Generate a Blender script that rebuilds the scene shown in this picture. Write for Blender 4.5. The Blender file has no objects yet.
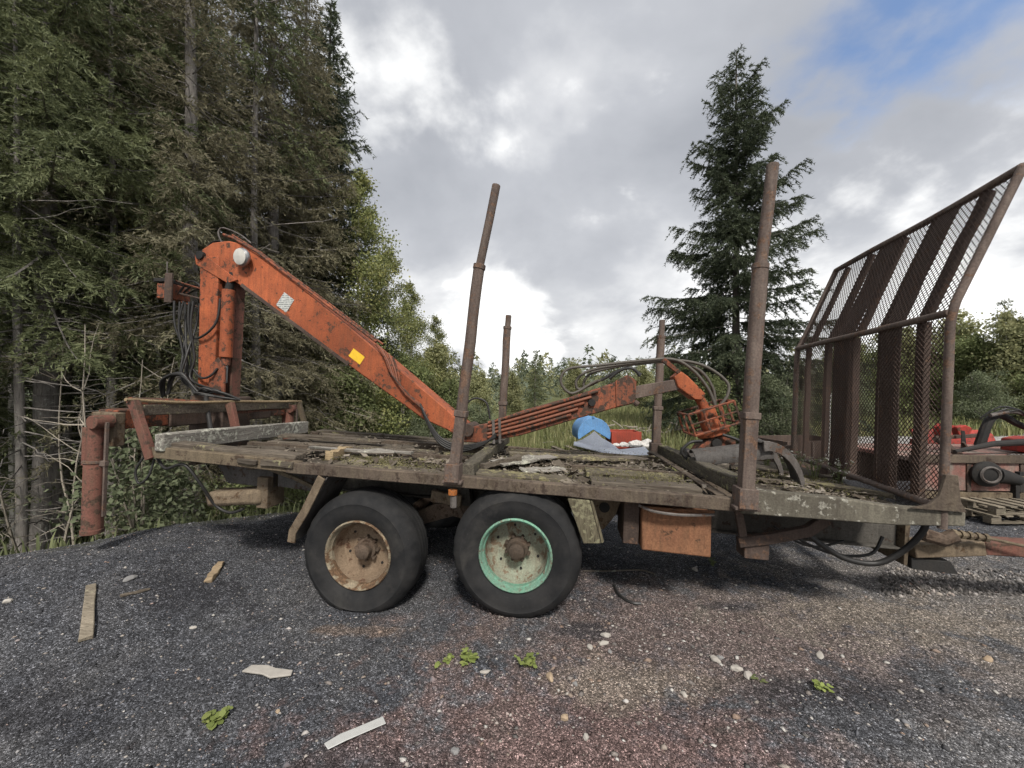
import bpy, math, random
import numpy as np
from mathutils import Vector, Matrix

R = math.radians
scene = bpy.context.scene
col = scene.collection

# ------------------------------------------------------------------ camera
CAM_H = 1.88
cam_d = bpy.data.cameras.new('camera')
cam = bpy.data.objects.new('camera', cam_d)
col.objects.link(cam)
cam.location = (0, 0, CAM_H)
cam.rotation_euler = (R(90), 0, 0)
cam_d.sensor_width = 36
cam_d.lens = 36 * 385 / 1024
cam_d.shift_y = 6 / 1024
cam_d.clip_start = 0.05
cam_d.clip_end = 2000
scene.camera = cam

# ------------------------------------------------------------------ sky
SKY_Z = 11.4
SUN_EL, SUN_AZ = 47, 170          # azimuth clockwise from +Y (view direction)
world = bpy.data.worlds.new('World')
scene.world = world
world.use_nodes = True
wt = world.node_tree
wt.nodes.clear()


def N(t, typ, x=None, **kw):
    n = t.nodes.new(typ)
    for k, v in kw.items():
        setattr(n, k, v)
    if x:
        for k, v in x.items():
            if hasattr(v, 'is_output') or v.__class__.__name__.startswith('NodeSocket'):
                t.links.new(v, n.inputs[k])
            else:
                n.inputs[k].default_value = v
    return n


def M_(t, op, a, b=None, c=None, clamp=False):
    n = t.nodes.new('ShaderNodeMath')
    n.operation = op
    n.use_clamp = clamp
    for i, v in enumerate((a, b, c)):
        if v is None:
            continue
        if hasattr(v, 'links'):
            t.links.new(v, n.inputs[i])
        else:
            n.inputs[i].default_value = v
    return n.outputs[0]


def mixc(t, f, a, b, blend='MIX'):
    n = t.nodes.new('ShaderNodeMix')
    n.data_type = 'RGBA'
    n.blend_type = blend
    for i, v in ((0, f), (6, a), (7, b)):
        if hasattr(v, 'links'):
            t.links.new(v, n.inputs[i])
        else:
            n.inputs[i].default_value = v if not isinstance(v, tuple) else (tuple(v) + (1,))[:4]
    return n.outputs[2]


def ramp(t, f, stops, interp='LINEAR'):
    n = t.nodes.new('ShaderNodeValToRGB')
    n.color_ramp.interpolation = interp
    el = n.color_ramp.elements
    while len(el) < len(stops):
        el.new(0.5)
    for e, (p, c) in zip(el, stops):
        e.position = p
        e.color = (c, c, c, 1) if not isinstance(c, tuple) else (tuple(c) + (1,))[:4]
    t.links.new(f, n.inputs[0])
    return n.outputs[0]


def noise(t, vec, scale, detail=5, rough=0.55, dist=0.0):
    n = t.nodes.new('ShaderNodeTexNoise')
    if vec is not None:
        t.links.new(vec, n.inputs['Vector'])
    n.inputs['Scale'].default_value = scale
    n.inputs['Detail'].default_value = detail
    n.inputs['Roughness'].default_value = rough
    n.inputs['Distortion'].default_value = dist
    return n.outputs[0]


sky = N(wt, 'ShaderNodeTexSky', sky_type='NISHITA', sun_disc=False)
sky.sun_elevation = R(SUN_EL)
sky.sun_rotation = R(SUN_AZ)
sky.air_density = 1.0
sky.dust_density = 0.3
blue = mixc(wt, 1.0, sky.outputs[0], (0.10, 0.112, 0.125), 'MULTIPLY')
geo = N(wt, 'ShaderNodeTexCoord')
sep = N(wt, 'ShaderNodeSeparateXYZ', {0: geo.outputs['Generated']})
zc = M_(wt, 'MAXIMUM', sep.outputs[2], 0.0)
den = M_(wt, 'ADD', zc, 0.42)
cxy = N(wt, 'ShaderNodeCombineXYZ', {0: M_(wt, 'DIVIDE', sep.outputs[0], den),
                                    1: M_(wt, 'DIVIDE', sep.outputs[1], den), 2: SKY_Z})
n_big = noise(wt, cxy.outputs[0], 0.9, 6, 0.48, 0.2)
n_med = noise(wt, cxy.outputs[0], 2.4, 7, 0.52, 0.15)
# cloud body: grey bellies to white tops
lum = M_(wt, 'ADD', M_(wt, 'MULTIPLY', n_big, 0.6), M_(wt, 'MULTIPLY', n_med, 0.4))
body = ramp(wt, lum, [(0.36, (0.27, 0.282, 0.31)), (0.46, (0.35, 0.362, 0.39)), (0.52, (0.49, 0.498, 0.515)), (0.585, (0.80, 0.80, 0.80))])
# lower towards the horizon the cloud deck thins and brightens
hz = ramp(wt, zc, [(0.0, 0.8), (0.10, 0.75), (0.30, 0.10), (0.5, 0.0)])
body = mixc(wt, M_(wt, 'MULTIPLY', hz, M_(wt, 'MULTIPLY_ADD', n_med, 1.8, -0.35, True)), body, (0.76, 0.76, 0.745))
# thicker sunlit cloud towers: low right, and up behind the wood edge
for cd, d0, d1 in (((1.02, 1.0, 0.40), 0.955, 0.998), ((-0.33, 1.0, 0.78), 0.955, 1.0), ((-0.02, 1.0, 0.13), 0.975, 0.999)):
    dn = N(wt, 'ShaderNodeVectorMath', operation='DOT_PRODUCT')
    wt.links.new(geo.outputs['Generated'], dn.inputs[0])
    dn.inputs[1].default_value = Vector(cd).normalized()
    tower = M_(wt, 'ADD', ramp(wt, dn.outputs['Value'], [(d0, 0.0), (d1, 0.27)]), n_med)
    body = mixc(wt, ramp(wt, tower, [(0.60, 0.0), (0.80, 0.9)], 'EASE'), body, (0.86, 0.86, 0.845))
# a soft opening to blue up to the right
brk = N(wt, 'ShaderNodeVectorMath', operation='DOT_PRODUCT')
wt.links.new(geo.outputs['Generated'], brk.inputs[0])
bd = Vector((0.99, 1.0, 0.80)).normalized()
brk.inputs[1].default_value = bd
opening = M_(wt, 'ADD', ramp(wt, brk.outputs['Value'], [(0.95, 0.0), (0.998, 0.245)]), n_med)
mask = ramp(wt, opening, [(0.64, 1.0), (0.82, 0.1)], 'EASE')
skyc = mixc(wt, mask, blue, body)
bg = N(wt, 'ShaderNodeBackground', {0: skyc, 1: 1.0})
wo = N(wt, 'ShaderNodeOutputWorld', {0: bg.outputs[0]})

# ------------------------------------------------------------------ sun
sun_d = bpy.data.lights.new('sun', 'SUN')
sun = bpy.data.objects.new('sun', sun_d)
col.objects.link(sun)
sun_d.energy = 2.6
sun_d.angle = R(9)
sun_d.color = (1.0, 0.95, 0.88)
sdir = Vector((math.sin(R(SUN_AZ)) * math.cos(R(SUN_EL)), math.cos(R(SUN_AZ)) * math.cos(R(SUN_EL)), math.sin(R(SUN_EL))))
sun.rotation_euler = (-sdir).to_track_quat('-Z', 'Y').to_euler()
sun.location = (0, -5, 12)

vs = scene.view_settings
scene.display_settings.display_device = 'sRGB'
vs.view_transform = 'Standard'
vs.look = 'None'
vs.gamma = 1
vs.exposure = 0.7
vs.use_curve_mapping = False
scene.render.engine = 'CYCLES'
scene.cycles.max_bounces = 4
scene.cycles.diffuse_bounces = 3
scene.cycles.glossy_bounces = 2
scene.cycles.use_adaptive_sampling = True
scene.cycles.adaptive_threshold = 0.03
scene.cycles.transmission_bounces = 3
scene.cycles.use_denoising = True

# ================================================================== materials
MAT = {}


def new_mat(name):
    m = bpy.data.materials.new(name)
    m.use_nodes = True
    t = m.node_tree
    t.nodes.clear()
    out = t.nodes.new('ShaderNodeOutputMaterial')
    b = t.nodes.new('ShaderNodeBsdfPrincipled')
    t.links.new(b.outputs[0], out.inputs[0])
    MAT[name] = m
    return m, t, b


def setc(t, sock, v):
    if hasattr(v, 'links'):
        t.links.new(v, sock)
    else:
        sock.default_value = (tuple(v) + (1,))[:4] if isinstance(v, tuple) else v


def objco(t, scale=(1, 1, 1)):
    tc = t.nodes.new('ShaderNodeTexCoord')
    oi = t.nodes.new('ShaderNodeObjectInfo')
    add = t.nodes.new('ShaderNodeVectorMath')
    add.operation = 'ADD'
    t.links.new(tc.outputs['Object'], add.inputs[0])
    sc = t.nodes.new('ShaderNodeVectorMath')
    sc.operation = 'SCALE'
    sc.inputs[0].default_value = (7, 11, 5)
    t.links.new(oi.outputs['Random'], sc.inputs['Scale'])
    t.links.new(sc.outputs[0], add.inputs[1])
    mp = t.nodes.new('ShaderNodeMapping')
    t.links.new(add.outputs[0], mp.inputs[0])
    mp.inputs['Scale'].default_value = scale
    return mp.outputs[0], oi.outputs['Random']


def bump(t, b, h, strength, dist=0.01):
    n = t.nodes.new('ShaderNodeBump')
    n.inputs['Strength'].default_value = strength
    n.inputs['Distance'].default_value = dist
    t.links.new(h, n.inputs['Height'])
    t.links.new(n.outputs[0], b.inputs['Normal'])


def mat_paint(name, paint, paint2, rust, rust_amt=0.5, rough=0.6, dirt=(0.05, 0.04, 0.032), dirt_amt=0.45, streak=True, spot=1.0):
    m, t, b = new_mat(name)
    v, rnd = objco(t)
    vs_, _ = objco(t, (9, 9, 1.1))
    n1 = noise(t, v, 3.2, 5, 0.65, 0.4)
    n2 = noise(t, v, 16 * spot, 5, 0.62, 0.2)
    n3 = noise(t, vs_, 3.0, 4, 0.6)
    n4 = noise(t, v, 70, 2, 0.6)
    c = mixc(t, ramp(t, n1, [(0.35, 0.0), (0.65, 1.0)]), paint, paint2)
    n5 = noise(t, v, 0.9, 3, 0.6, 0.5)
    c = mixc(t, 1.0, c, ramp(t, n5, [(0.3, 0.68), (0.7, 1.25)]), 'MULTIPLY')
    # flaked paint: rust islands
    rs = M_(t, 'ADD', M_(t, 'MULTIPLY', n2, 0.62), M_(t, 'MULTIPLY', n1, 0.38))
    e = 0.66 - 0.2 * rust_amt
    rm = ramp(t, rs, [(e, 0.0), (e + 0.035, 1.0)])
    rc = mixc(t, n4, tuple(k * 0.45 for k in rust), tuple(min(1, k * 1.35) for k in rust))
    c = mixc(t, rm, c, rc)
    if streak:
        sm = ramp(t, n3, [(0.42, 0.0), (0.72, 1.0)])
        c = mixc(t, M_(t, 'MULTIPLY', sm, dirt_amt), c, dirt)
    fine = ramp(t, n4, [(0.3, 0.72), (0.7, 1.12)])
    c = mixc(t, 1.0, c, fine, 'MULTIPLY')
    t.links.new(c, b.inputs['Base Color'])
    setc(t, b.inputs['Roughness'], ramp(t, rs, [(0.3, rough), (0.7, 0.92)]))
    b.inputs['Specular IOR Level'].default_value = 0.3
    hgt = M_(t, 'SUBTRACT', M_(t, 'MULTIPLY', n4, 0.5), M_(t, 'MULTIPLY', rm, 0.6))
    bump(t, b, M_(t, 'SUBTRACT', n4, M_(t, 'MULTIPLY', n2, 0.9)), 0.5, 0.004)
    return m


mat_paint('orange', (0.44, 0.118, 0.045), (0.31, 0.082, 0.036), (0.085, 0.048, 0.032), 0.52, 0.5, dirt=(0.16, 0.06, 0.03), dirt_amt=0.55)
mat_paint('orange_worn', (0.29, 0.088, 0.042), (0.19, 0.065, 0.038), (0.075, 0.045, 0.032), 0.85, 0.65, dirt_amt=0.7)
mat_paint('red_worn', (0.20, 0.085, 0.062), (0.15, 0.068, 0.052), (0.09, 0.055, 0.04), 0.7, 0.75, dirt=(0.12, 0.09, 0.06), dirt_amt=0.5)
mat_paint('box_orange', (0.25, 0.12, 0.062), (0.19, 0.088, 0.048), (0.09, 0.05, 0.03), 0.35, 0.7, dirt=(0.10, 0.06, 0.035), dirt_amt=0.6)
mat_paint('rust_dark', (0.095, 0.068, 0.054), (0.07, 0.05, 0.042), (0.13, 0.08, 0.055), 0.6, 0.85, dirt=(0.03, 0.022, 0.018))
mat_paint('rust_stake', (0.135, 0.10, 0.082), (0.09, 0.066, 0.056), (0.15, 0.088, 0.058), 0.6, 0.75, dirt=(0.22, 0.18, 0.15), dirt_amt=0.4)
mat_paint('rail_steel', (0.115, 0.088, 0.066), (0.085, 0.066, 0.052), (0.06, 0.042, 0.032), 0.65, 0.85, dirt=(0.16, 0.13, 0.09), dirt_amt=0.5)
mat_paint('rail_tan', (0.165, 0.13, 0.085), (0.115, 0.09, 0.062), (0.075, 0.05, 0.035), 0.55, 0.85, dirt=(0.06, 0.045, 0.03), dirt_amt=0.6)
mat_paint('rail_lichen', (0.17, 0.155, 0.12), (0.085, 0.075, 0.058), (0.36, 0.345, 0.29), 0.55, 0.92, dirt=(0.06, 0.05, 0.04), dirt_amt=0.6)
mat_paint('chassis', (0.10, 0.092, 0.08), (0.065, 0.06, 0.052), (0.06, 0.042, 0.032), 0.55, 0.8, dirt=(0.03, 0.026, 0.022))
mat_paint('tan_metal', (0.205, 0.158, 0.105), (0.15, 0.115, 0.08), (0.11, 0.07, 0.04), 0.5, 0.85, dirt=(0.07, 0.05, 0.035), dirt_amt=0.6)
mat_paint('dark_steel', (0.075, 0.07, 0.066), (0.11, 0.10, 0.092), (0.07, 0.045, 0.032), 0.5, 0.55, dirt=(0.03, 0.026, 0.022))
mat_paint('bare_steel', (0.15, 0.135, 0.125), (0.10, 0.088, 0.08), (0.12, 0.065, 0.04), 0.5, 0.5)
mat_paint('rim_rust', (0.27, 0.20, 0.135), (0.17, 0.115, 0.075), (0.12, 0.065, 0.04), 0.6, 0.85, dirt=(0.30, 0.23, 0.16), dirt_amt=0.3)
mat_paint('rim_lip', (0.36, 0.31, 0.22), (0.22, 0.16, 0.10), (0.15, 0.09, 0.05), 0.95, 0.8)
mat_paint('mint', (0.13, 0.29, 0.20), (0.18, 0.33, 0.25), (0.16, 0.12, 0.085), 0.6, 0.7, dirt=(0.16, 0.17, 0.13), dirt_amt=0.65)
mat_paint('mint_dish', (0.26, 0.29, 0.22), (0.21, 0.2, 0.15), (0.17, 0.115, 0.075), 0.75, 0.85, dirt=(0.20, 0.16, 0.11), dirt_amt=0.7)
mat_paint('hub_grease', (0.10, 0.075, 0.055), (0.15, 0.105, 0.075), (0.07, 0.045, 0.03), 0.6, 0.8)
mat_paint('red_machine', (0.40, 0.042, 0.03), (0.28, 0.035, 0.026), (0.12, 0.05, 0.03), 0.5, 0.5, dirt_amt=0.5)
mat_paint('faded_panel', (0.24, 0.215, 0.18), (0.30, 0.11, 0.09), (0.12, 0.09, 0.07), 0.45, 0.85)
mat_paint('blue_plastic', (0.10, 0.25, 0.50), (0.14, 0.31, 0.56), (0.16, 0.2, 0.26), 0.12, 0.45, dirt=(0.12, 0.16, 0.22), dirt_amt=0.3)
mat_paint('grey_sheet', (0.25, 0.275, 0.32), (0.19, 0.21, 0.26), (0.42, 0.42, 0.40), 0.3, 0.6, dirt=(0.2, 0.2, 0.2), dirt_amt=0.3)
mat_paint('white_sack', (0.66, 0.64, 0.60), (0.55, 0.53, 0.5), (0.4, 0.37, 0.32), 0.2, 0.8)
mat_paint('red_crate', (0.36, 0.06, 0.035), (0.28, 0.05, 0.03), (0.16, 0.08, 0.05), 0.3, 0.7)
mat_paint('white_body', (0.62, 0.63, 0.64), (0.55, 0.56, 0.57), (0.3, 0.28, 0.25), 0.15, 0.4)
mat_paint('black_plate', (0.02, 0.02, 0.02), (0.028, 0.026, 0.024), (0.05, 0.035, 0.025), 0.3, 0.7, dirt_amt=0.2)
mat_paint('amber', (0.50, 0.17, 0.03), (0.40, 0.13, 0.03), (0.14, 0.08, 0.05), 0.4, 0.5)


def mat_wood(name, dark, light, lichen=(0.30, 0.30, 0.20), lich_amt=0.3, axis=0, stain=0.5):
    m, t, b = new_mat(name)
    sc = [14, 14, 14]
    sc[axis] = 0.9
    v, rnd = objco(t)
    vg, _ = objco(t, tuple(sc))
    g = noise(t, vg, 3.5, 5, 0.7, 0.6)
    g2 = noise(t, vg, 14, 2, 0.6)
    big = noise(t, v, 2.3, 4, 0.6, 0.3)
    sp = noise(t, v, 22, 4, 0.7, 0.3)
    c = mixc(t, ramp(t, g, [(0.32, 0.0), (0.68, 1.0)]), dark, light)
    c = mixc(t, M_(t, 'MULTIPLY', ramp(t, big, [(0.4, 0.0), (0.7, 1.0)]), stain), c, tuple(k * 0.4 for k in dark))
    cr = ramp(t, g2, [(0.30, 0.25), (0.42, 1.0)])
    c = mixc(t, 1.0, c, cr, 'MULTIPLY')
    lm = ramp(t, M_(t, 'ADD', M_(t, 'MULTIPLY', sp, 0.55), M_(t, 'MULTIPLY', big, 0.45)),
              [(0.64 - 0.2 * lich_amt, 0.0), (0.69 - 0.2 * lich_amt, 1.0)])
    c = mixc(t, M_(t, 'MULTIPLY', lm, 0.85), c, lichen)
    tint = M_(t, 'MULTIPLY_ADD', rnd, 0.55, 0.7)
    c = mixc(t, 1.0, c, tint, 'MULTIPLY')
    t.links.new(c, b.inputs['Base Color'])
    b.inputs['Roughness'].default_value = 0.93
    b.inputs['Specular IOR Level'].default_value = 0.2
    bump(t, b, M_(t, 'ADD', g, M_(t, 'MULTIPLY', g2, 0.6)), 0.7, 0.006)
    return m


mat_wood('wood_deck', (0.055, 0.043, 0.033), (0.17, 0.145, 0.115), (0.23, 0.215, 0.12), 0.35)
mat_wood('wood_moss', (0.06, 0.05, 0.036), (0.18, 0.155, 0.115), (0.24, 0.215, 0.115), 0.6)
mat_wood('wood_grey', (0.15, 0.135, 0.115), (0.34, 0.32, 0.285), (0.42, 0.42, 0.34), 0.5)
mat_wood('wood_cross', (0.13, 0.118, 0.10), (0.33, 0.31, 0.275), (0.45, 0.45, 0.38), 0.5, axis=1)
mat_wood('wood_bunk', (0.05, 0.042, 0.033), (0.15, 0.135, 0.105), (0.20, 0.19, 0.10), 0.5, axis=1)
mat_wood('wood_lichen', (0.10, 0.085, 0.055), (0.22, 0.195, 0.13), (0.30, 0.285, 0.18), 0.7, axis=2)
mat_wood('wood_tan', (0.20, 0.145, 0.085), (0.36, 0.28, 0.17), (0.3, 0.26, 0.16), 0.1)
mat_wood('wood_plank', (0.16, 0.135, 0.10), (0.33, 0.285, 0.22), (0.3, 0.28, 0.2), 0.15)
mat_wood('wood_fresh', (0.26, 0.19, 0.12), (0.40, 0.31, 0.20), (0.3, 0.22, 0.14), 0.1)
mat_wood('bark_spruce', (0.085, 0.072, 0.06), (0.20, 0.18, 0.16), (0.25, 0.26, 0.22), 0.35, axis=2)
mat_wood('bark_pale', (0.16, 0.145, 0.13), (0.33, 0.305, 0.28), (0.36, 0.36, 0.32), 0.35, axis=2)
mat_wood('twig_pale', (0.22, 0.19, 0.15), (0.40, 0.36, 0.30), (0.4, 0.38, 0.3), 0.3, axis=2)
mat_wood('twig_dead', (0.07, 0.06, 0.05), (0.15, 0.13, 0.11), (0.22, 0.23, 0.19), 0.4, axis=2)


def mat_birch():
    m, t, b = new_mat('bark_birch')
    v, rnd = objco(t, (2.5, 2.5, 12))
    v2, _ = objco(t)
    n1 = noise(t, v, 2.2, 6, 0.6)
    n2 = noise(t, v2, 2.5, 5, 0.6)
    f = M_(t, 'ADD', M_(t, 'MULTIPLY', n1, 0.6), M_(t, 'MULTIPLY', n2, 0.4))
    c = ramp(t, f, [(0.40, (0.05, 0.045, 0.04)), (0.46, (0.42, 0.40, 0.36)), (0.7, (0.62, 0.6, 0.55))])
    t.links.new(c, b.inputs['Base Color'])
    b.inputs['Roughness'].default_value = 0.85


mat_birch()


def mat_leaf(name, cols, trans=0.12, rough=0.6):
    m, t, b = new_mat(name)
    g = t.nodes.new('ShaderNodeNewGeometry')
    tc = t.nodes.new('ShaderNodeTexCoord')
    oi = t.nodes.new('ShaderNodeObjectInfo')
    f = g.outputs['Random Per Island']
    nb = noise(t, tc.outputs['Object'], 0.9, 2, 0.6)
    ff = M_(t, 'ADD', M_(t, 'MULTIPLY', f, 0.6), M_(t, 'MULTIPLY_ADD', nb, 0.9, -0.25), None, True)
    st = [(i / (len(cols) - 1), c) for i, c in enumerate(cols)]
    c = ramp(t, ff, st)
    c = mixc(t, 1.0, c, M_(t, 'MULTIPLY_ADD', oi.outputs['Random'], 0.35, 0.82), 'MULTIPLY')
    t.links.new(c, b.inputs['Base Color'])
    b.inputs['Roughness'].default_value = rough
    b.inputs['Specular IOR Level'].default_value = 0.25
    if trans:
        out = [n for n in t.nodes if n.type == 'OUTPUT_MATERIAL'][0]
        tr = t.nodes.new('ShaderNodeBsdfTranslucent')
        t.links.new(c, tr.inputs[0])
        mx = t.nodes.new('ShaderNodeMixShader')
        mx.inputs[0].default_value = trans
        t.links.new(b.outputs[0], mx.inputs[1])
        t.links.new(tr.outputs[0], mx.inputs[2])
        t.links.new(mx.outputs[0], out.inputs[0])
    return m


mat_leaf('needle_green', [(0.07, 0.086, 0.044), (0.13, 0.148, 0.072), (0.21, 0.225, 0.112)], 0.3)
mat_leaf('needle_dark', [(0.046, 0.062, 0.040), (0.085, 0.105, 0.062), (0.14, 0.16, 0.092)], 0.25)
mat_leaf('needle_brown', [(0.12, 0.115, 0.072), (0.185, 0.17, 0.105), (0.25, 0.225, 0.145), (0.17, 0.185, 0.095)], 0.3)
mat_leaf('leaf_birch', [(0.12, 0.14, 0.06), (0.19, 0.215, 0.085), (0.27, 0.28, 0.11), (0.36, 0.32, 0.12)], 0.35)
mat_leaf('leaf_green', [(0.11, 0.135, 0.06), (0.18, 0.21, 0.09), (0.26, 0.28, 0.125)], 0.4)
mat_leaf('leaf_willow', [(0.095, 0.115, 0.065), (0.15, 0.175, 0.10), (0.22, 0.24, 0.14)], 0.3)
mat_leaf('leaf_bright', [(0.16, 0.20, 0.06), (0.25, 0.30, 0.09), (0.36, 0.38, 0.14)], 0.3)
mat_leaf('leaf_far', [(0.19, 0.205, 0.105), (0.28, 0.285, 0.145), (0.37, 0.35, 0.18)], 0.4)
mat_leaf('needle_far', [(0.075, 0.092, 0.066), (0.11, 0.13, 0.088), (0.15, 0.165, 0.11)], 0.15)
mat_leaf('grass', [(0.10, 0.13, 0.045), (0.19, 0.20, 0.085), (0.33, 0.29, 0.15)], 0.2)
mat_leaf('moss', [(0.06, 0.056, 0.026), (0.12, 0.112, 0.05), (0.19, 0.175, 0.085)], 0.0, 0.95)
mat_leaf('litter', [(0.03, 0.024, 0.018), (0.075, 0.06, 0.045), (0.17, 0.145, 0.115), (0.30, 0.27, 0.23)], 0.0, 0.95)
mat_leaf('flower', [(0.5, 0.5, 0.42), (0.62, 0.6, 0.55)], 0.0, 0.9)


def simple(name, c, rough=0.6, metal=0.0, spec=0.4, var=0.25, scale=30):
    m, t, b = new_mat(name)
    v, rnd = objco(t)
    n1 = noise(t, v, scale, 6, 0.6)
    cc = mixc(t, n1, tuple(k * (1 - var) for k in c), tuple(min(1, k * (1 + var)) for k in c))
    t.links.new(cc, b.inputs['Base Color'])
    b.inputs['Roughness'].default_value = rough
    b.inputs['Metallic'].default_value = metal
    b.inputs['Specular IOR Level'].default_value = spec
    bump(t, b, n1, 0.25, 0.003)
    return m


simple('mesh_rust', (0.068, 0.046, 0.037), 0.85, var=0.5, spec=0.2)
simple('hose', (0.022, 0.021, 0.02), 0.5, var=0.4)
simple('hose_tan', (0.085, 0.075, 0.062), 0.6, var=0.4)
simple('pipe_brown', (0.19, 0.072, 0.042), 0.6, var=0.45)
simple('lamp_glass', (0.55, 0.53, 0.48), 0.25, var=0.3, scale=14)
simple('chrome_dull', (0.3, 0.3, 0.3), 0.35, metal=0.7)
simple('stone_pale', (0.36, 0.335, 0.30), 0.9, spec=0.2, scale=25)
simple('stone_grey', (0.22, 0.215, 0.21), 0.9, spec=0.2, scale=25)
simple('stone_tan', (0.34, 0.26, 0.18), 0.9, spec=0.2, scale=25)
simple('yellow_decal', (0.75, 0.47, 0.03), 0.5, var=0.2)
simple('plastic_strip', (0.46, 0.46, 0.44), 0.6, var=0.15)
simple('far_road', (0.36, 0.35, 0.34), 0.9, var=0.2, scale=2)


def mat_decal():
    m, t, b = new_mat('white_decal')
    v, rnd = objco(t)
    w = t.nodes.new('ShaderNodeTexWave')
    w.bands_direction = 'Z'
    w.inputs['Scale'].default_value = 14
    w.inputs['Distortion'].default_value = 1.2
    w.inputs['Detail'].default_value = 3
    t.links.new(v, w.inputs[0])
    n1 = noise(t, v, 60, 3)
    f = M_(t, 'MULTIPLY', ramp(t, w.outputs[0], [(0.5, 0.0), (0.7, 1.0)]), ramp(t, n1, [(0.4, 0.0), (0.5, 1.0)]))
    t.links.new(mixc(t, f, (0.52, 0.53, 0.50), (0.12, 0.13, 0.13)), b.inputs['Base Color'])
    b.inputs['Roughness'].default_value = 0.5


mat_decal()


def mat_tyre():
    m, t, b = new_mat('rubber')
    v, rnd = objco(t)
    n1 = noise(t, v, 5, 7, 0.65)
    n2 = noise(t, v, 45, 6, 0.65)
    c = mixc(t, ramp(t, n1, [(0.35, 0.0), (0.7, 1.0)]), (0.013, 0.0135, 0.0145), (0.031, 0.030, 0.0295))
    c = mixc(t, ramp(t, n2, [(0.60, 0.0), (0.78, 0.4)]), c, (0.07, 0.066, 0.06))
    t.links.new(c, b.inputs['Base Color'])
    b.inputs['Roughness'].default_value = 0.78
    b.inputs['Specular IOR Level'].default_value = 0.22
    n3 = noise(t, v, 2.2, 5, 0.7, 0.4)
    c = mixc(t, ramp(t, n3, [(0.56, 0.0), (0.72, 0.4)]), c, (0.075, 0.07, 0.062))
    t.links.new(c, b.inputs['Base Color'])
    bump(t, b, M_(t, 'ADD', n2, M_(t, 'MULTIPLY', n1, 0.5)), 0.3, 0.004)


mat_tyre()


def gravel_tint(t, posv):
    """dark blue-grey crushed rock with reddish and sandy patches; returns a colour socket"""
    sepn = t.nodes.new('ShaderNodeSeparateXYZ')
    t.links.new(posv, sepn.inputs[0])
    X, Y = sepn.outputs[0], sepn.outputs[1]
    nz = noise(t, posv, 0.9, 4, 0.6, 0.6)
    nz2 = noise(t, posv, 2.6, 4, 0.62, 0.4)

    nz3 = noise(t, posv, 11.0, 3, 0.7)

    def blob(cx, cy, rx, ry, k):
        dx = M_(t, 'DIVIDE', M_(t, 'SUBTRACT', X, cx), rx)
        dy = M_(t, 'DIVIDE', M_(t, 'SUBTRACT', Y, cy), ry)
        d = M_(t, 'SQRT', M_(t, 'ADD', M_(t, 'MULTIPLY', dx, dx), M_(t, 'MULTIPLY', dy, dy)))
        d = M_(t, 'ADD', d, M_(t, 'ADD', M_(t, 'MULTIPLY_ADD', nz2, 2.6, -1.3), M_(t, 'MULTIPLY_ADD', nz3, 1.6, -0.8)))
        return ramp(t, d, [(0.35, k), (1.25, 0.0)])
    c = mixc(t, ramp(t, nz, [(0.35, 0.0), (0.68, 1.0)]), (0.060, 0.063, 0.072), (0.105, 0.104, 0.107))
    c = mixc(t, blob(0.35, 1.95, 1.6, 0.95, 0.95), c, (0.16, 0.110, 0.102))
    c = mixc(t, blob(1.6, 3.0, 2.6, 0.9, 0.9), c, (0.152, 0.118, 0.108))
    c = mixc(t, blob(4.2, 3.6, 2.5, 1.6, 0.7), c, (0.19, 0.172, 0.155))
    c = mixc(t, blob(0.75, 2.5, 0.7, 0.25, 0.75), c, (0.205, 0.172, 0.142))
    c = mixc(t, blob(3.2, 3.15, 1.5, 0.40, 0.8), c, (0.215, 0.185, 0.155))
    c = mixc(t, blob(2.7, 1.9, 1.2, 0.5, 0.5), c, (0.165, 0.16, 0.158))
    c = mixc(t, blob(-1.2, 3.05, 0.55, 0.10, 0.55), c, (0.18, 0.135, 0.105))
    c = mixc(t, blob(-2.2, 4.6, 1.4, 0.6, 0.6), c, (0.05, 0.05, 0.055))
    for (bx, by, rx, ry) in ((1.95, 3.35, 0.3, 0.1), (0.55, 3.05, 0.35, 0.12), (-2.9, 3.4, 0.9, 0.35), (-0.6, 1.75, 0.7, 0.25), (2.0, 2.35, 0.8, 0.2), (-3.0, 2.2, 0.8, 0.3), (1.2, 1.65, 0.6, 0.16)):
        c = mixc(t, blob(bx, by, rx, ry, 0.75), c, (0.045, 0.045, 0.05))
    c = mixc(t, 1.0, c, ramp(t, nz3, [(0.3, 0.72), (0.7, 1.25)]), 'MULTIPLY')
    # farther off the yard is paler trodden gravel
    mr = t.nodes.new('ShaderNodeMapRange')
    t.links.new(M_(t, 'ADD', Y, M_(t, 'MULTIPLY_ADD', nz, 4.0, -2.0)), mr.inputs[0])
    mr.inputs[1].default_value = 5.5
    mr.inputs[2].default_value = 11
    c = mixc(t, mr.outputs[0], c, (0.33, 0.315, 0.30))
    return c, X, Y, nz, nz2


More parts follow.
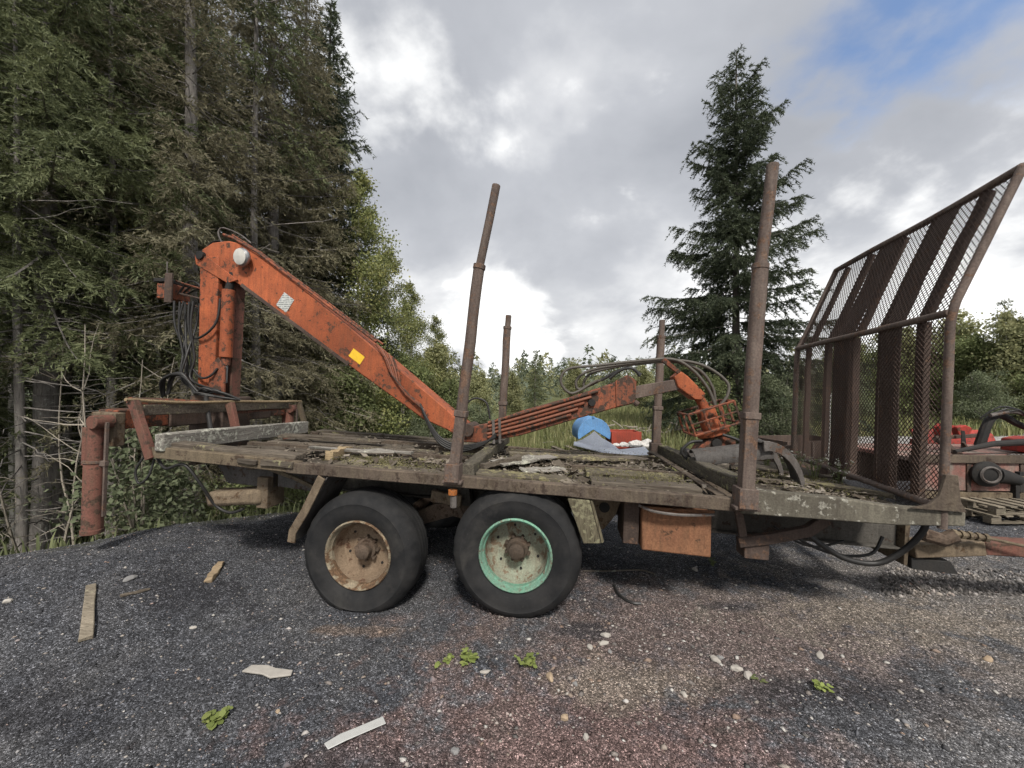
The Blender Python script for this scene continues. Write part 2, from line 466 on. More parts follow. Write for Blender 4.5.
def mat_ground():
    m, t, b = new_mat('gravel_ground')
    tc = t.nodes.new('ShaderNodeTexCoord')
    p = tc.outputs['Object']
    c, X, Y, nz, nz2 = gravel_tint(t, p)
    vo = t.nodes.new('ShaderNodeTexVoronoi')
    vo.inputs['Scale'].default_value = 105
    t.links.new(p, vo.inputs['Vector'])
    vo2 = t.nodes.new('ShaderNodeTexVoronoi')
    vo2.inputs['Scale'].default_value = 260
    t.links.new(p, vo2.inputs['Vector'])
    sv = t.nodes.new('ShaderNodeSeparateColor')
    t.links.new(vo.outputs['Color'], sv.inputs[0])
    sv2 = t.nodes.new('ShaderNodeSeparateColor')
    t.links.new(vo2.outputs['Color'], sv2.inputs[0])
    k = ramp(t, sv.outputs[0], [(0.0, 0.4), (0.6, 0.95), (0.88, 1.6), (1.0, 3.0)])
    k2 = ramp(t, sv2.outputs[0], [(0.0, 0.35), (0.7, 0.95), (0.93, 1.5), (1.0, 3.2)])
    c = mixc(t, 1.0, c, k, 'MULTIPLY')
    c = mixc(t, 1.0, c, k2, 'MULTIPLY')
    # forest floor beyond the edge of the yard, meadow soil farther on
    d = M_(t, 'ADD', M_(t, 'MULTIPLY', M_(t, 'ADD', X, 4.4), -0.68), M_(t, 'MULTIPLY', M_(t, 'SUBTRACT', Y, 3.9), 0.734))
    d = M_(t, 'ADD', d, M_(t, 'MULTIPLY_ADD', nz2, 1.6, -0.8))
    wx = ramp(t, M_(t, 'MULTIPLY_ADD', X, 0.1, 0.5), [(0.45, 1.0), (0.75, 0.0)])
    ff = M_(t, 'MULTIPLY', ramp(t, d, [(0.1, 0.0), (0.7, 1.0)]), wx)
    soil = mixc(t, nz2, (0.028, 0.026, 0.016), (0.07, 0.075, 0.032))
    c = mixc(t, ff, c, soil)
    far = t.nodes.new('ShaderNodeMapRange')
    t.links.new(M_(t, 'ADD', Y, M_(t, 'MULTIPLY', nz, 6.0)), far.inputs[0])
    far.inputs[1].default_value = 20
    far.inputs[2].default_value = 24
    c = mixc(t, far.outputs[0], c, mixc(t, nz, (0.07, 0.085, 0.035), (0.14, 0.14, 0.065)))
    t.links.new(c, b.inputs['Base Color'])
    b.inputs['Roughness'].default_value = 0.95
    b.inputs['Specular IOR Level'].default_value = 0.15
    h = M_(t, 'ADD', M_(t, 'SUBTRACT', 1.0, vo.outputs['Distance']), M_(t, 'MULTIPLY', M_(t, 'SUBTRACT', 1.0, vo2.outputs['Distance']), 0.4))
    bump(t, b, h, 0.7, 0.008)


def mat_pebble():
    m, t, b = new_mat('pebble')
    g = t.nodes.new('ShaderNodeNewGeometry')
    tc = t.nodes.new('ShaderNodeTexCoord')
    c, X, Y, nz, nz2 = gravel_tint(t, tc.outputs['Object'])
    f = g.outputs['Random Per Island']
    k = ramp(t, f, [(0.0, 0.45), (0.5, 0.95), (0.84, 1.7), (1.0, 2.3)])
    c = mixc(t, 1.0, c, k, 'MULTIPLY')
    pale = ramp(t, f, [(0.89, 0.0), (0.92, 0.75), (1.0, 1.0)])
    hue = M_(t, 'FRACT', M_(t, 'MULTIPLY', f, 977.0))
    pc = ramp(t, hue, [(0.0, (0.40, 0.37, 0.34)), (0.4, (0.33, 0.29, 0.25)), (0.7, (0.46, 0.44, 0.42)), (0.85, (0.34, 0.22, 0.17)), (1.0, (0.29, 0.29, 0.30))])
    c = mixc(t, pale, c, pc)
    t.links.new(c, b.inputs['Base Color'])
    b.inputs['Roughness'].default_value = 0.9
    b.inputs['Specular IOR Level'].default_value = 0.2


def mat_pebble_pale():
    m, t, b = new_mat('pebble_pale')
    g = t.nodes.new('ShaderNodeNewGeometry')
    tc = t.nodes.new('ShaderNodeTexCoord')
    f = g.outputs['Random Per Island']
    c = ramp(t, f, [(0.0, (0.11, 0.105, 0.10)), (0.3, (0.20, 0.175, 0.16)), (0.5, (0.30, 0.27, 0.24)), (0.68, (0.24, 0.17, 0.13)), (0.82, (0.38, 0.36, 0.33)), (1.0, (0.50, 0.48, 0.45))])
    n1 = noise(t, tc.outputs['Object'], 120, 3, 0.6)
    c = mixc(t, 1.0, c, ramp(t, n1, [(0.3, 0.7), (0.7, 1.2)]), 'MULTIPLY')
    t.links.new(c, b.inputs['Base Color'])
    b.inputs['Roughness'].default_value = 0.9
    b.inputs['Specular IOR Level'].default_value = 0.2


mat_ground()
mat_pebble()
mat_pebble_pale()

# ================================================================== geometry helpers


def sstep(x):
    x = np.clip(x, 0, 1)
    return x * x * (3 - 2 * x)


def hgt(x, y):
    """height of the ground"""
    x = np.asarray(x, float)
    y = np.asarray(y, float)
    m = 0.32 * sstep((-2.0 - x) / 2.3) * sstep((y - 1.2) / 2.6)
    d = (x + 4.4) * -0.68 + (y - 3.9) * 0.734
    wx = 1 - sstep((x + 1.0) / 4.0)
    drop = -1.45 * sstep((d + 0.25) / 4.2) * wx
    far = 9.0 * sstep((y - 70) / 130)
    r = np.hypot(x, y)
    und = 0.018 * np.sin(x * 1.7 + 0.6) * np.cos(y * 1.3) + 0.012 * np.sin(x * 4.1 + y * 2.7) + 0.006 * np.sin(x * 9.3 - y * 7.7)
    rut = -0.022 * np.exp(-((y - 2.35 - 0.12 * x) / 0.16) ** 2) - 0.02 * np.exp(-((y - 1.62 - 0.10 * x) / 0.15) ** 2) + 0.014 * np.exp(-((y - 2.0 - 0.11 * x) / 0.12) ** 2)
    rut = rut * np.exp(-(r / 9) ** 2) * (0.6 + 0.4 * np.sin(x * 1.1 + 1))
    dip = rut - 0.05 * np.exp(-(((x + 1.35) / 0.9) ** 2 + ((y - 3.4) / 0.7) ** 2))
    return m + drop + far + und + dip


def link(o, parent=None):
    col.objects.link(o)
    if parent is not None:
        o.parent = parent
    return o


def tag(o, label=None, cat=None, group=None, kind=None):
    if label:
        o['label'] = label
    if cat:
        o['category'] = cat
    if group:
        o['group'] = group
    if kind:
        o['kind'] = kind
    return o


def empty(name, loc, rz=0, label=None, cat=None, group=None):
    o = bpy.data.objects.new(name, None)
    o.empty_display_size = 0.2
    link(o)
    o.location = loc
    o.rotation_euler = (0, 0, rz)
    return tag(o, label, cat, group)


def np_mesh(name, verts, faces_flat, sizes, mat, smooth=False, mat_idx=None):
    me = bpy.data.meshes.new(name)
    verts = np.asarray(verts, np.float32)
    faces_flat = np.asarray(faces_flat, np.int32)
    sizes = np.asarray(sizes, np.int32)
    me.vertices.add(len(verts))
    me.vertices.foreach_set('co', verts.ravel())
    me.loops.add(len(faces_flat))
    me.loops.foreach_set('vertex_index', faces_flat)
    me.polygons.add(len(sizes))
    st = np.zeros(len(sizes), np.int32)
    st[1:] = np.cumsum(sizes)[:-1]
    me.polygons.foreach_set('loop_start', st)
    me.polygons.foreach_set('loop_total', sizes)
    if smooth:
        me.polygons.foreach_set('use_smooth', np.ones(len(sizes), bool))
    me.materials.append(MAT[mat])
    me.update(calc_edges=True)
    return me


class MB:
    """collects boxes, tubes and prisms and links them as one mesh object"""

    def __init__(s, off=(0, 0, 0)):
        s.v = []
        s.f = []
        s.off = Vector(off)

    def add(s, vs_, fs_):
        n = len(s.v)
        s.v += [Vector(p) for p in vs_]
        s.f += [tuple(i + n for i in f) for f in fs_]
        return s

    def box(s, a, b):
        (x0, y0, z0), (x1, y1, z1) = a, b
        return s.add([(x0, y0, z0), (x1, y0, z0), (x1, y1, z0), (x0, y1, z0), (x0, y0, z1), (x1, y0, z1), (x1, y1, z1), (x0, y1, z1)],
                     [(0, 3, 2, 1), (4, 5, 6, 7), (0, 1, 5, 4), (1, 2, 6, 5), (2, 3, 7, 6), (3, 0, 4, 7)])

    def beam(s, p0, p1, w, h, up=(0, 0, 1), seg=1, jit=0.0, rng=None, sag=0.0, taper=1.0):
        p0 = Vector(p0)
        p1 = Vector(p1)
        d = (p1 - p0).normalized()
        up = Vector(up)
        side = d.cross(up)
        if side.length < 1e-4:
            side = d.cross(Vector((1, 0, 0)))
        side.normalize()
        u2 = side.cross(d).normalized()
        vs_ = []
        for i in range(seg + 1):
            t = i / seg
            c = p0.lerp(p1, t) + u2 * (-sag * 4 * t * (1 - t))
            k = 1 + (taper - 1) * t
            for a, b_ in ((-1, -1), (1, -1), (1, 1), (-1, 1)):
                q = c + side * (a * w / 2 * k) + u2 * (b_ * h / 2 * k)
                if jit and rng:
                    q += Vector((rng.uniform(-jit, jit), rng.uniform(-jit, jit), rng.uniform(-jit, jit)))
                vs_.append(q)
        fs_ = [(0, 1, 2, 3)]
        for i in range(seg):
            o = i * 4
            for k in range(4):
                fs_.append((o + k, o + 4 + k, o + 4 + (k + 1) % 4, o + (k + 1) % 4))
        o = seg * 4
        fs_.append((o + 3, o + 2, o + 1, o))
        return s.add(vs_, fs_)

    def tube(s, pts, r, n=8, smooth_pts=0, caps=True):
        pts = [Vector(p) for p in pts]
        if smooth_pts:
            pts = catmull(pts, smooth_pts)
        rs = r if isinstance(r, (list, tuple)) else [r] * len(pts)
        if len(rs) != len(pts):
            rs = [rs[0] + (rs[-1] - rs[0]) * i / (len(pts) - 1) for i in range(len(pts))]
        vs_ = []
        prev = None
        for i, p in enumerate(pts):
            d = (pts[min(i + 1, len(pts) - 1)] - pts[max(i - 1, 0)])
            if d.length < 1e-6:
                d = Vector((0, 0, 1))
            d.normalize()
            if prev is None:
                a = d.orthogonal().normalized()
            else:
                a = (prev - d * prev.dot(d))
                a = a.normalized() if a.length > 1e-5 else d.orthogonal().normalized()
            prev = a
            b_ = d.cross(a)
            for k in range(n):
                th = 2 * math.pi * k / n
                vs_.append(p + (a * math.cos(th) + b_ * math.sin(th)) * rs[i])
        fs_ = []
        for i in range(len(pts) - 1):
            for k in range(n):
                fs_.append((i * n + k, i * n + (k + 1) % n, (i + 1) * n + (k + 1) % n, (i + 1) * n + k))
        if caps:
            fs_.append(tuple(range(n - 1, -1, -1)))
            o = (len(pts) - 1) * n
            fs_.append(tuple(o + k for k in range(n)))
        return s.add(vs_, fs_)

    def prism(s, poly, v0, v1):
        """polygon in the u-w plane extruded along v (poly: counter-clockwise seen from -v)"""
        n = len(poly)
        vs_ = [(u, v0, w) for u, w in poly] + [(u, v1, w) for u, w in poly]
        fs_ = [tuple(range(n)), tuple(range(2 * n - 1, n - 1, -1))]
        for i in range(n):
            j = (i + 1) % n
            fs_.append((i, i + n, j + n, j))
        return s.add(vs_, fs_)

    def lathe(s, prof, c, axis=(0, 1, 0), n=32, closed=False, func=None, caps=True):
        """prof: list of (radius, distance along axis)"""
        ax = Vector(axis).normalized()
        a = ax.orthogonal().normalized() if abs(ax.y) < 0.99 else Vector((1, 0, 0))
        b_ = ax.cross(a)
        c = Vector(c)
        vs_ = []
        for (r, d) in prof:
            for k in range(n):
                th = 2 * math.pi * k / n
                p = c + ax * d + (a * math.cos(th) + b_ * math.sin(th)) * r
                if func:
                    p = func(p)
                vs_.append(p)
        fs_ = []
        m = len(prof)
        for i in range(m - 1 if not closed else m):
            j = (i + 1) % m
            for k in range(n):
                fs_.append((i * n + k, j * n + k, j * n + (k + 1) % n, i * n + (k + 1) % n))
        if not closed and caps:
            if prof[0][0] > 1e-4:
                fs_.append(tuple(range(n)))
            if prof[-1][0] > 1e-4:
                fs_.append(tuple((m - 1) * n + k for k in range(n - 1, -1, -1)))
        return s.add(vs_, fs_)

    def mesh(s, name, mat, smooth=35):
        me = bpy.data.meshes.new(name)
        me.from_pydata([tuple(p - s.off) for p in s.v], [], s.f)
        me.materials.append(MAT[mat])
        if smooth:
            me.polygons.foreach_set('use_smooth', [True] * len(me.polygons))
            me.set_sharp_from_angle(angle=R(smooth))
        me.update()
        return me

    def build(s, name, mat, parent=None, bevel=0.0, smooth=35, label=None):
        import bmesh
        me = s.mesh(name, mat, 0)
        bm = bmesh.new()
        bm.from_mesh(me)
        bmesh.ops.recalc_face_normals(bm, faces=bm.faces)
        bm.to_mesh(me)
        bm.free()
        if smooth:
            me.polygons.foreach_set('use_smooth', [True] * len(me.polygons))
            me.set_sharp_from_angle(angle=R(smooth))
        o = bpy.data.objects.new(name, me)
        link(o, parent)
        if bevel:
            md = o.modifiers.new('bevel', 'BEVEL')
            md.width = bevel
            md.segments = 2
            md.limit_method = 'ANGLE'
            md.angle_limit = R(40)
            md.harden_normals = False
        if label:
            o['label'] = label
        return o


def catmull(pts, k):
    out = []
    P = [pts[0]] + list(pts) + [pts[-1]]
    for i in range(1, len(P) - 2):
        a, b_, c, d = P[i - 1], P[i], P[i + 1], P[i + 2]
        for j in range(k):
            t = j / k
            out.append(0.5 * ((2 * b_) + (c - a) * t + (2 * a - 5 * b_ + 4 * c - d) * t * t + (3 * b_ - a - 3 * c + d) * t ** 3))
    out.append(pts[-1])
    return out

# ================================================================== ground
def build_ground():
    def axis(lo, hi, fine_lo, fine_hi, step, grow):
        a = list(np.arange(fine_lo, fine_hi, step))
        s, x = step, fine_hi
        up = []
        while x < hi:
            up.append(x)
            s *= grow
            x += s
        up.append(hi)
        s, x = step, fine_lo - step
        dn = []
        while x > lo:
            dn.append(x)
            s *= grow
            x -= s
        dn.append(lo)
        return np.array(dn[::-1] + a + up)
    xs = axis(-420, 420, -8, 8, 0.12, 1.16)
    ys = axis(-60, 520, 0.5, 11, 0.12, 1.14)
    Xg, Yg = np.meshgrid(xs, ys)
    Z = hgt(Xg, Yg)
    v = np.stack([Xg.ravel(), Yg.ravel(), Z.ravel()], 1)
    nx, ny = len(xs), len(ys)
    i = np.arange(nx * ny).reshape(ny, nx)
    q = np.stack([i[:-1, :-1], i[:-1, 1:], i[1:, 1:], i[1:, :-1]], -1).reshape(-1, 4)
    me = np_mesh('ground', v, q.ravel(), np.full(len(q), 4), 'gravel_ground', True)
    o = bpy.data.objects.new('ground', me)
    link(o)
    tag(o, 'dark crushed gravel yard with reddish and sandy patches', None, kind='structure')


build_ground()


def build_gravel():
    rng = np.random.default_rng(5)
    n = 100000
    # denser close to the viewer, thinning with distance
    Y = 1.15 + 5.6 * rng.random(n) ** 1.35
    X = (rng.random(n) * 2 - 1) * (1.42 * Y + 0.3)
    d = (X + 4.4) * -0.68 + (Y - 3.9) * 0.734
    ok = (d < 0.5 + rng.random(n) * 0.4) | (X > 0.5)
    X, Y = X[ok], Y[ok]
    n = len(X)
    s = 0.0024 * np.exp(rng.normal(0, 0.55, n)) * (0.75 + 0.22 * Y)
    big = rng.random(n) < 0.012
    s[big] *= 2.4
    s = np.minimum(s, 0.022)
    Z = hgt(X, Y) + s * 0.15
    base = np.array([(1, 0, 0), (-1, 0, 0), (0, 1, 0), (0, -1, 0), (0, 0, 1), (0, 0, -1)], float)
    tri = np.array([(0, 2, 4), (2, 1, 4), (1, 3, 4), (3, 0, 4), (2, 0, 5), (1, 2, 5), (3, 1, 5), (0, 3, 5)])
    vv = base[None] * (0.6 + 0.8 * rng.random((n, 6, 1)))
    vv[:, :, 2] *= 0.62
    vv += rng.normal(0, 0.16, vv.shape)
    th = rng.random(n) * 6.283
    c, sn = np.cos(th)[:, None], np.sin(th)[:, None]
    x = vv[:, :, 0] * c - vv[:, :, 1] * sn
    y = vv[:, :, 0] * sn + vv[:, :, 1] * c
    P = np.stack([x * s[:, None] * 1.25 + X[:, None], y * s[:, None] + Y[:, None], vv[:, :, 2] * s[:, None] + Z[:, None]], -1)
    F = (tri[None] + (np.arange(n) * 6)[:, None, None]).reshape(-1)
    me = np_mesh('loose_gravel', P.reshape(-1, 3), F, np.full(n * 8, 3), 'pebble')
    o = bpy.data.objects.new('loose_gravel', me)
    link(o)
    tag(o, 'loose crushed stones and pebbles scattered over the dark yard', 'gravel', kind='stuff')


build_gravel()

# ================================================================== trees


def tri_cloud(P, A, B, mat, name):
    """triangles from base points P with edges A and B"""
    n = len(P)
    v = np.empty((n, 3, 3), np.float32)
    v[:, 0] = P
    v[:, 1] = P + A
    v[:, 2] = P + B
    return np_mesh(name, v.reshape(-1, 3), np.arange(n * 3), np.full(n, 3), mat)


def unit(v):
    return v / np.maximum(np.linalg.norm(v, axis=-1, keepdims=True), 1e-9)


def spruce(seed, H, Rb, z0, mat, bark, dens=1.0, droop=0.35, spacing=0.3, per=6, nl=0.085, nw=0.022, dead_low=True, trunk_r=None, gap=0.0, ztop=None, pw=0.85, nd=1.0, lmin=0.6):
    rng = np.random.default_rng(seed)
    rr = random.Random(seed)
    mb = MB()
    tr = trunk_r or H * 0.0125
    lean = rng.normal(0, 0.008, 2)
    nseg = 14
    pts = [(lean[0] * z + 0.02 * math.sin(z), lean[1] * z, z) for z in np.linspace(-0.3, H, nseg)]
    rad = [tr * (1.25 if i == 0 else 1) * (1 - 0.93 * (i / (nseg - 1)) ** 0.9) + 0.004 for i in range(nseg)]
    mb.tube(pts, rad, 9)
    TP, TD, TL = [], [], []
    z = z0
    while z < H - 0.15:
        t = (z - z0) / (H - z0)
        nb = per if t < 0.8 else max(4, per - 1)
        for k in range(nb):
            if rng.random() < gap:
                continue
            if ztop and z > ztop and rng.random() < 0.55:
                continue
            az = rng.random() * 6.283
            L = Rb * ((1 - t) ** pw) * rng.uniform(lmin, 1.15) * min(1, 0.6 + t * 4) + 0.10
            tilt = -droop + (droop + 0.75) * t ** 1.4 + rng.normal(0, 0.08)
            zz = z + rng.uniform(-0.12, 0.12)
            ss = np.linspace(0, 1, 6)
            hor = np.array([math.cos(az), math.sin(az), 0.0])
            curve = zz + L * (tilt * ss - 0.22 * ss ** 2 * (1 - t) + 0.20 * ss ** 3)
            bp = np.stack([lean[0] * zz + hor[0] * ss * L, lean[1] * zz + hor[1] * ss * L, curve], 1)
            br = 0.006 + 0.011 * L / 2
            mb.tube([tuple(p) for p in bp], [br * (1 - 0.85 * i / 5) for i in range(6)], 3, caps=False)
            side = np.array([-hor[1], hor[0], 0.0])
            nt = max(4, int(L / 0.048 * dens))
            s = rng.uniform(0.10, 1.0, nt)
            base = np.stack([np.interp(s, ss, bp[:, i]) for i in range(3)], 1)
            sg = np.where(rng.random(nt) < 0.5, -1.0, 1.0)[:, None]
            ang = rng.uniform(0.5, 1.15, nt)[:, None]
            dr = hor[None] * np.cos(ang) + side[None] * sg * np.sin(ang)
            hang = rng.uniform(-1.25, 0.15, nt) * (1 - 0.65 * t)
            dr = dr + np.array([0, 0, 1.0])[None] * hang[:, None]
            lt = (0.36 * L ** 0.6 * (1.0 - 0.55 * s) + 0.07) * rng.uniform(0.5, 1.3, nt)
            TP.append(base)
            TD.append(unit(dr))
            TL.append(lt)
            # the branch tip itself
            TP.append(bp[4:5])
            TD.append(unit(bp[5:6] - bp[4:5]))
            TL.append(np.array([0.2 * L + 0.06]))
        z += spacing * (1.0 - 0.35 * t) * rng.uniform(0.8, 1.2)
    # leader
    TP.append(np.array([[lean[0] * H, lean[1] * H, H - 0.45]]))
    TD.append(np.array([[0, 0, 1.0]]))
    TL.append(np.array([0.5]))
    if dead_low:
        for k in range(int(8 + z0 * 11)):
            zz = rng.uniform(0.5, z0 + 1.2)
            az = rng.random() * 6.283
            L = rng.uniform(0.5, 2.3)
            q = [(0, 0, zz)]
            a2 = az
            for j in range(4):
                a2 += rng.normal(0, 0.2)
                q.append((q[-1][0] + math.cos(a2) * L / 4, q[-1][1] + math.sin(a2) * L / 4, q[-1][2] + rng.normal(-0.03, 0.04)))
            mb.tube(q, [0.012, 0.010, 0.007, 0.005, 0.002], 3, caps=False)
    TP = np.concatenate(TP)
    TD = np.concatenate(TD)
    TL = np.concatenate(TL)
    cnt = np.maximum(3, (TL / 0.0185 * dens * nd).astype(int))
    idx = np.repeat(np.arange(len(TP)), cnt)
    n = len(idx)
    f = rng.random(n)
    D = TD[idx]
    pos = TP[idx] + D * (TL[idx] * f)[:, None]
    pos[:, 2] -= 0.35 * TL[idx] * f ** 2
    rv = rng.normal(0, 1, (n, 3))
    perp = unit(rv - D * np.sum(rv * D, 1, keepdims=True))
    tipd = unit(D * rng.uniform(0.35, 1.0, n)[:, None] + perp * rng.uniform(0.3, 0.9, n)[:, None])
    ln = nl * rng.uniform(0.55, 1.15, n)
    wv = unit(np.cross(tipd, rng.normal(0, 1, (n, 3)))) * (nw * rng.uniform(0.7, 1.3, n))[:, None]
    me = tri_cloud(pos - wv * 0.5, wv, tipd * ln[:, None] + wv * 0.5, mat, 'crown')
    tm = mb.mesh('trunk', bark, 40)
    return tm, me


def leafy(seed, H, crown_r, z0, mat, bark, leaves=16000, leaf=0.07, trunk_r=0.07, stems=1, narrow=1.0, limbs=26, clump=0.34):
    rng = np.random.default_rng(seed)
    mb = MB()
    ends = []
    for sidx in range(stems):
        a0 = rng.random() * 6.283
        sp = 0.0 if stems == 1 else rng.uniform(0.08, 0.25)
        hh = H * rng.uniform(0.75, 1.0) if stems > 1 else H
        pts = []
        for i in range(9):
            t = i / 8
            pts.append(np.array([math.cos(a0) * sp * t * hh + 0.05 * math.sin(3 * t + a0) * hh * 0.1, math.sin(a0) * sp * t * hh + 0.04 * math.cos(4 * t + a0) * hh * 0.1, -0.2 + t * (hh + 0.2)]))
        mb.tube([tuple(p) for p in pts], [trunk_r * (1 - 0.94 * (i / 8)) + 0.004 for i in range(9)], 7, caps=False)
        nl_ = limbs // stems
        for k in range(nl_):
            t = z0 / hh + (1 - z0 / hh) * (k + rng.random()) / nl_
            t = min(t, 0.98)
            i = int(t * 8)
            p0 = pts[i] + (pts[min(i + 1, 8)] - pts[i]) * (t * 8 - i)
            rel = (t - z0 / hh) / (1 - z0 / hh)
            L = crown_r * (0.35 + 0.9 * math.sin(math.pi * min(1, 0.18 + rel * 0.8))) * rng.uniform(0.6, 1.1) * (1 - 0.55 * rel)
            az = rng.random() * 6.283
            el = rng.uniform(0.25, 0.9)
            q = [p0]
            d = np.array([math.cos(az) * math.cos(el), math.sin(az) * math.cos(el), math.sin(el) * narrow])
            for j in range(4):
                d = unit(d + rng.normal(0, 0.16, 3) + np.array([0, 0, -0.05]))
                q.append(q[-1] + d * L / 4)
            mb.tube([tuple(x) for x in q], [trunk_r * 0.32 * (1 - 0.2 * j) * (1 - 0.6 * rel) + 0.002 for j in range(5)], 4, caps=False)
            for j in range(2, 5):
                ends.append((q[j], clump * (0.7 + 0.5 * rng.random()) * min(1.4, 0.5 + L)))
                for w in range(2):
                    dd = unit(rng.normal(0, 1, 3)) * L * 0.3
                    e = q[j] + dd
                    mb.tube([tuple(q[j]), tuple(e)], [0.006, 0.002], 3, caps=False)
                    ends.append((e, clump * rng.uniform(0.5, 1.0) * min(1.3, 0.5 + L)))
    C = np.array([e[0] for e in ends])
    S = np.array([e[1] for e in ends])
    w = S ** 1.6
    idx = rng.choice(len(C), leaves, p=w / w.sum())
    P = C[idx] + rng.normal(0, 1, (leaves, 3)) * (S[idx] * 0.5)[:, None]
    a = unit(rng.normal(0, 1, (leaves, 3)))
    b_ = unit(np.cross(a, rng.normal(0, 1, (leaves, 3)) + np.array([0, 0, 1.2])))
    ls = leaf * rng.uniform(0.6, 1.25, leaves)[:, None]
    v = np.empty((leaves, 4, 3), np.float32)
    v[:, 0] = P - a * ls * 0.5
    v[:, 1] = P + b_ * ls * 0.32
    v[:, 2] = P + a * ls * 0.5
    v[:, 3] = P - b_ * ls * 0.32
    me = np_mesh('crown', v.reshape(-1, 3), np.arange(leaves * 4), np.full(leaves, 4), mat)
    return mb.mesh('trunk', bark, 40), me


def place(kind, name, px, Y, label, cat='tree', group=None, scale=1.0, rz=0.0, dz=0.0, x=None):
    X = (px - 512) / 385 * Y if x is None else x
    z = float(hgt(X, Y)) - 0.03 + dz
    root = empty(name, (X, Y, z), rz, label, cat, group)
    root.scale = (scale, scale, scale)
    tm, cm = kind
    t = bpy.data.objects.new('trunk', tm)
    link(t, root)
    c = bpy.data.objects.new('crown', cm)
    link(c, root)
    return root


SG1 = spruce(11, 15.0, 3.0, 3.9, 'needle_green', 'bark_pale', 0.9, 0.42, 0.27, 7, gap=0.14, nl=0.092, nw=0.018, nd=1.6)
SG2 = spruce(12, 14.0, 2.9, 1.0, 'needle_green', 'bark_spruce', 0.9, 0.45, 0.28, 7, gap=0.14, nl=0.092, nw=0.018, nd=1.5)
SD1 = spruce(13, 16.0, 2.7, 0.8, 'needle_dark', 'bark_spruce', 0.9, 0.40, 0.26, 7, nl=0.13, nw=0.032)
SB1 = spruce(14, 16.0, 2.3, 1.6, 'needle_brown', 'bark_pale', 0.75, 0.5, 0.27, 7, nl=0.10, nw=0.019, gap=0.12, trunk_r=0.20)
SB2 = spruce(15, 15.5, 2.4, 0.8, 'needle_brown', 'bark_pale', 0.8, 0.45, 0.28, 7, gap=0.15, nl=0.11, nw=0.024)
SR = spruce(17, 13.9, 3.7, 0.4, 'needle_dark', 'bark_spruce', 1.1, 0.32, 0.31, 6, dead_low=False, nl=0.11, nw=0.026, pw=0.80, gap=0.06, lmin=0.45, nd=1.5)
SN = spruce(19, 12.0, 1.3, 6.0, 'needle_green', 'bark_pale', 0.7, 0.4, 0.34, 5, nl=0.10, nw=0.022, trunk_r=0.075)
ST = spruce(18, 6.5, 1.35, 0.3, 'needle_green', 'bark_spruce', 0.8, 0.3, 0.34, 5, nl=0.12, nw=0.036, dead_low=False)

place(SG1, 'spruce_tree', 45, 6.4, 'tall green spruce with thick bare lower trunk at the far left', rz=0.4)
place(SG2, 'spruce_tree', -55, 6.6, 'green spruce at the left picture edge, only its boughs in frame', rz=1.9)
place(SG1, 'spruce_tree', 122, 8.6, 'green spruce filling the gap behind the red stabiliser leg', rz=2.6, scale=1.05)
place(SB1, 'spruce_tree', 190, 7.4, 'half bare lichen grey spruce with pale trunk behind the crane column', rz=0.2)
place(SB2, 'spruce_tree', 275, 10.2, 'dense brownish spruce rising behind the crane boom', rz=1.1, scale=1.12)
place(SD1, 'spruce_tree', 318, 13.0, 'dark green spruce at the right edge of the tall wood', rz=0.9, scale=1.0)
place(SG1, 'spruce_tree', 8, 9.8, 'green spruce second row behind the leftmost trunks', rz=3.3, scale=1.3)
place(SG1, 'spruce_tree', 88, 10.6, 'green spruce second row right of the thick left trunk', rz=0.8, scale=1.35)
place(SD1, 'spruce_tree', 168, 11.5, 'dark spruce deep in the wood left of the crane column', rz=2.2, scale=1.1)
place(SB2, 'spruce_tree', 228, 12.5, 'brownish spruce deep in the wood behind the crane knuckle', rz=4.0, scale=1.15)
place(SG2, 'spruce_tree', 270, 16.5, 'green spruce farthest back behind the brownish spruces', rz=5.5, scale=1.15)
place(SB2, 'spruce_tree', 300, 11.2, 'brown tinged spruce beside the dark spruce of the wood edge', rz=2.7, scale=0.98)
for px, Y, lab in ((22, 5.9, 'slim pale spruce stem at the left edge before the thick trunk'), (66, 7.4, 'slim pale spruce stem right of the thick left trunk'), (112, 6.9, 'slim spruce stem just right of the stabiliser leg'),
                   (146, 8.8, 'slim spruce stem behind the hose bundle of the crane'), (256, 8.6, 'slim spruce stem below the upper boom'), (-12, 7.0, 'slim spruce stem cut by the left picture edge')):
    place(SN, 'spruce_tree', px, Y, lab, rz=px * 0.37, scale=0.9 + 0.002 * px)
place(SR, 'spruce_tree', 736, 13.6, 'lone large spruce standing in the open behind the front stake', rz=0.7)

BW = leafy(21, 9.5, 1.5, 1.6, 'leaf_birch', 'bark_birch', 26000, 0.085, 0.075, limbs=34)
BS = leafy(22, 9.0, 0.8, 4.2, 'leaf_birch', 'bark_birch', 5000, 0.07, 0.06)
WG = leafy(23, 5.2, 1.8, 0.4, 'leaf_green', 'bark_spruce', 20000, 0.12, 0.06, stems=3, limbs=30)
WW = leafy(24, 4.6, 1.7, 0.3, 'leaf_willow', 'bark_pale', 15000, 0.095, 0.05, stems=4, limbs=32)
BF = leafy(25, 7.0, 1.7, 0.5, 'leaf_far', 'bark_birch', 17000, 0.16, 0.06, stems=2, limbs=30, clump=0.5)

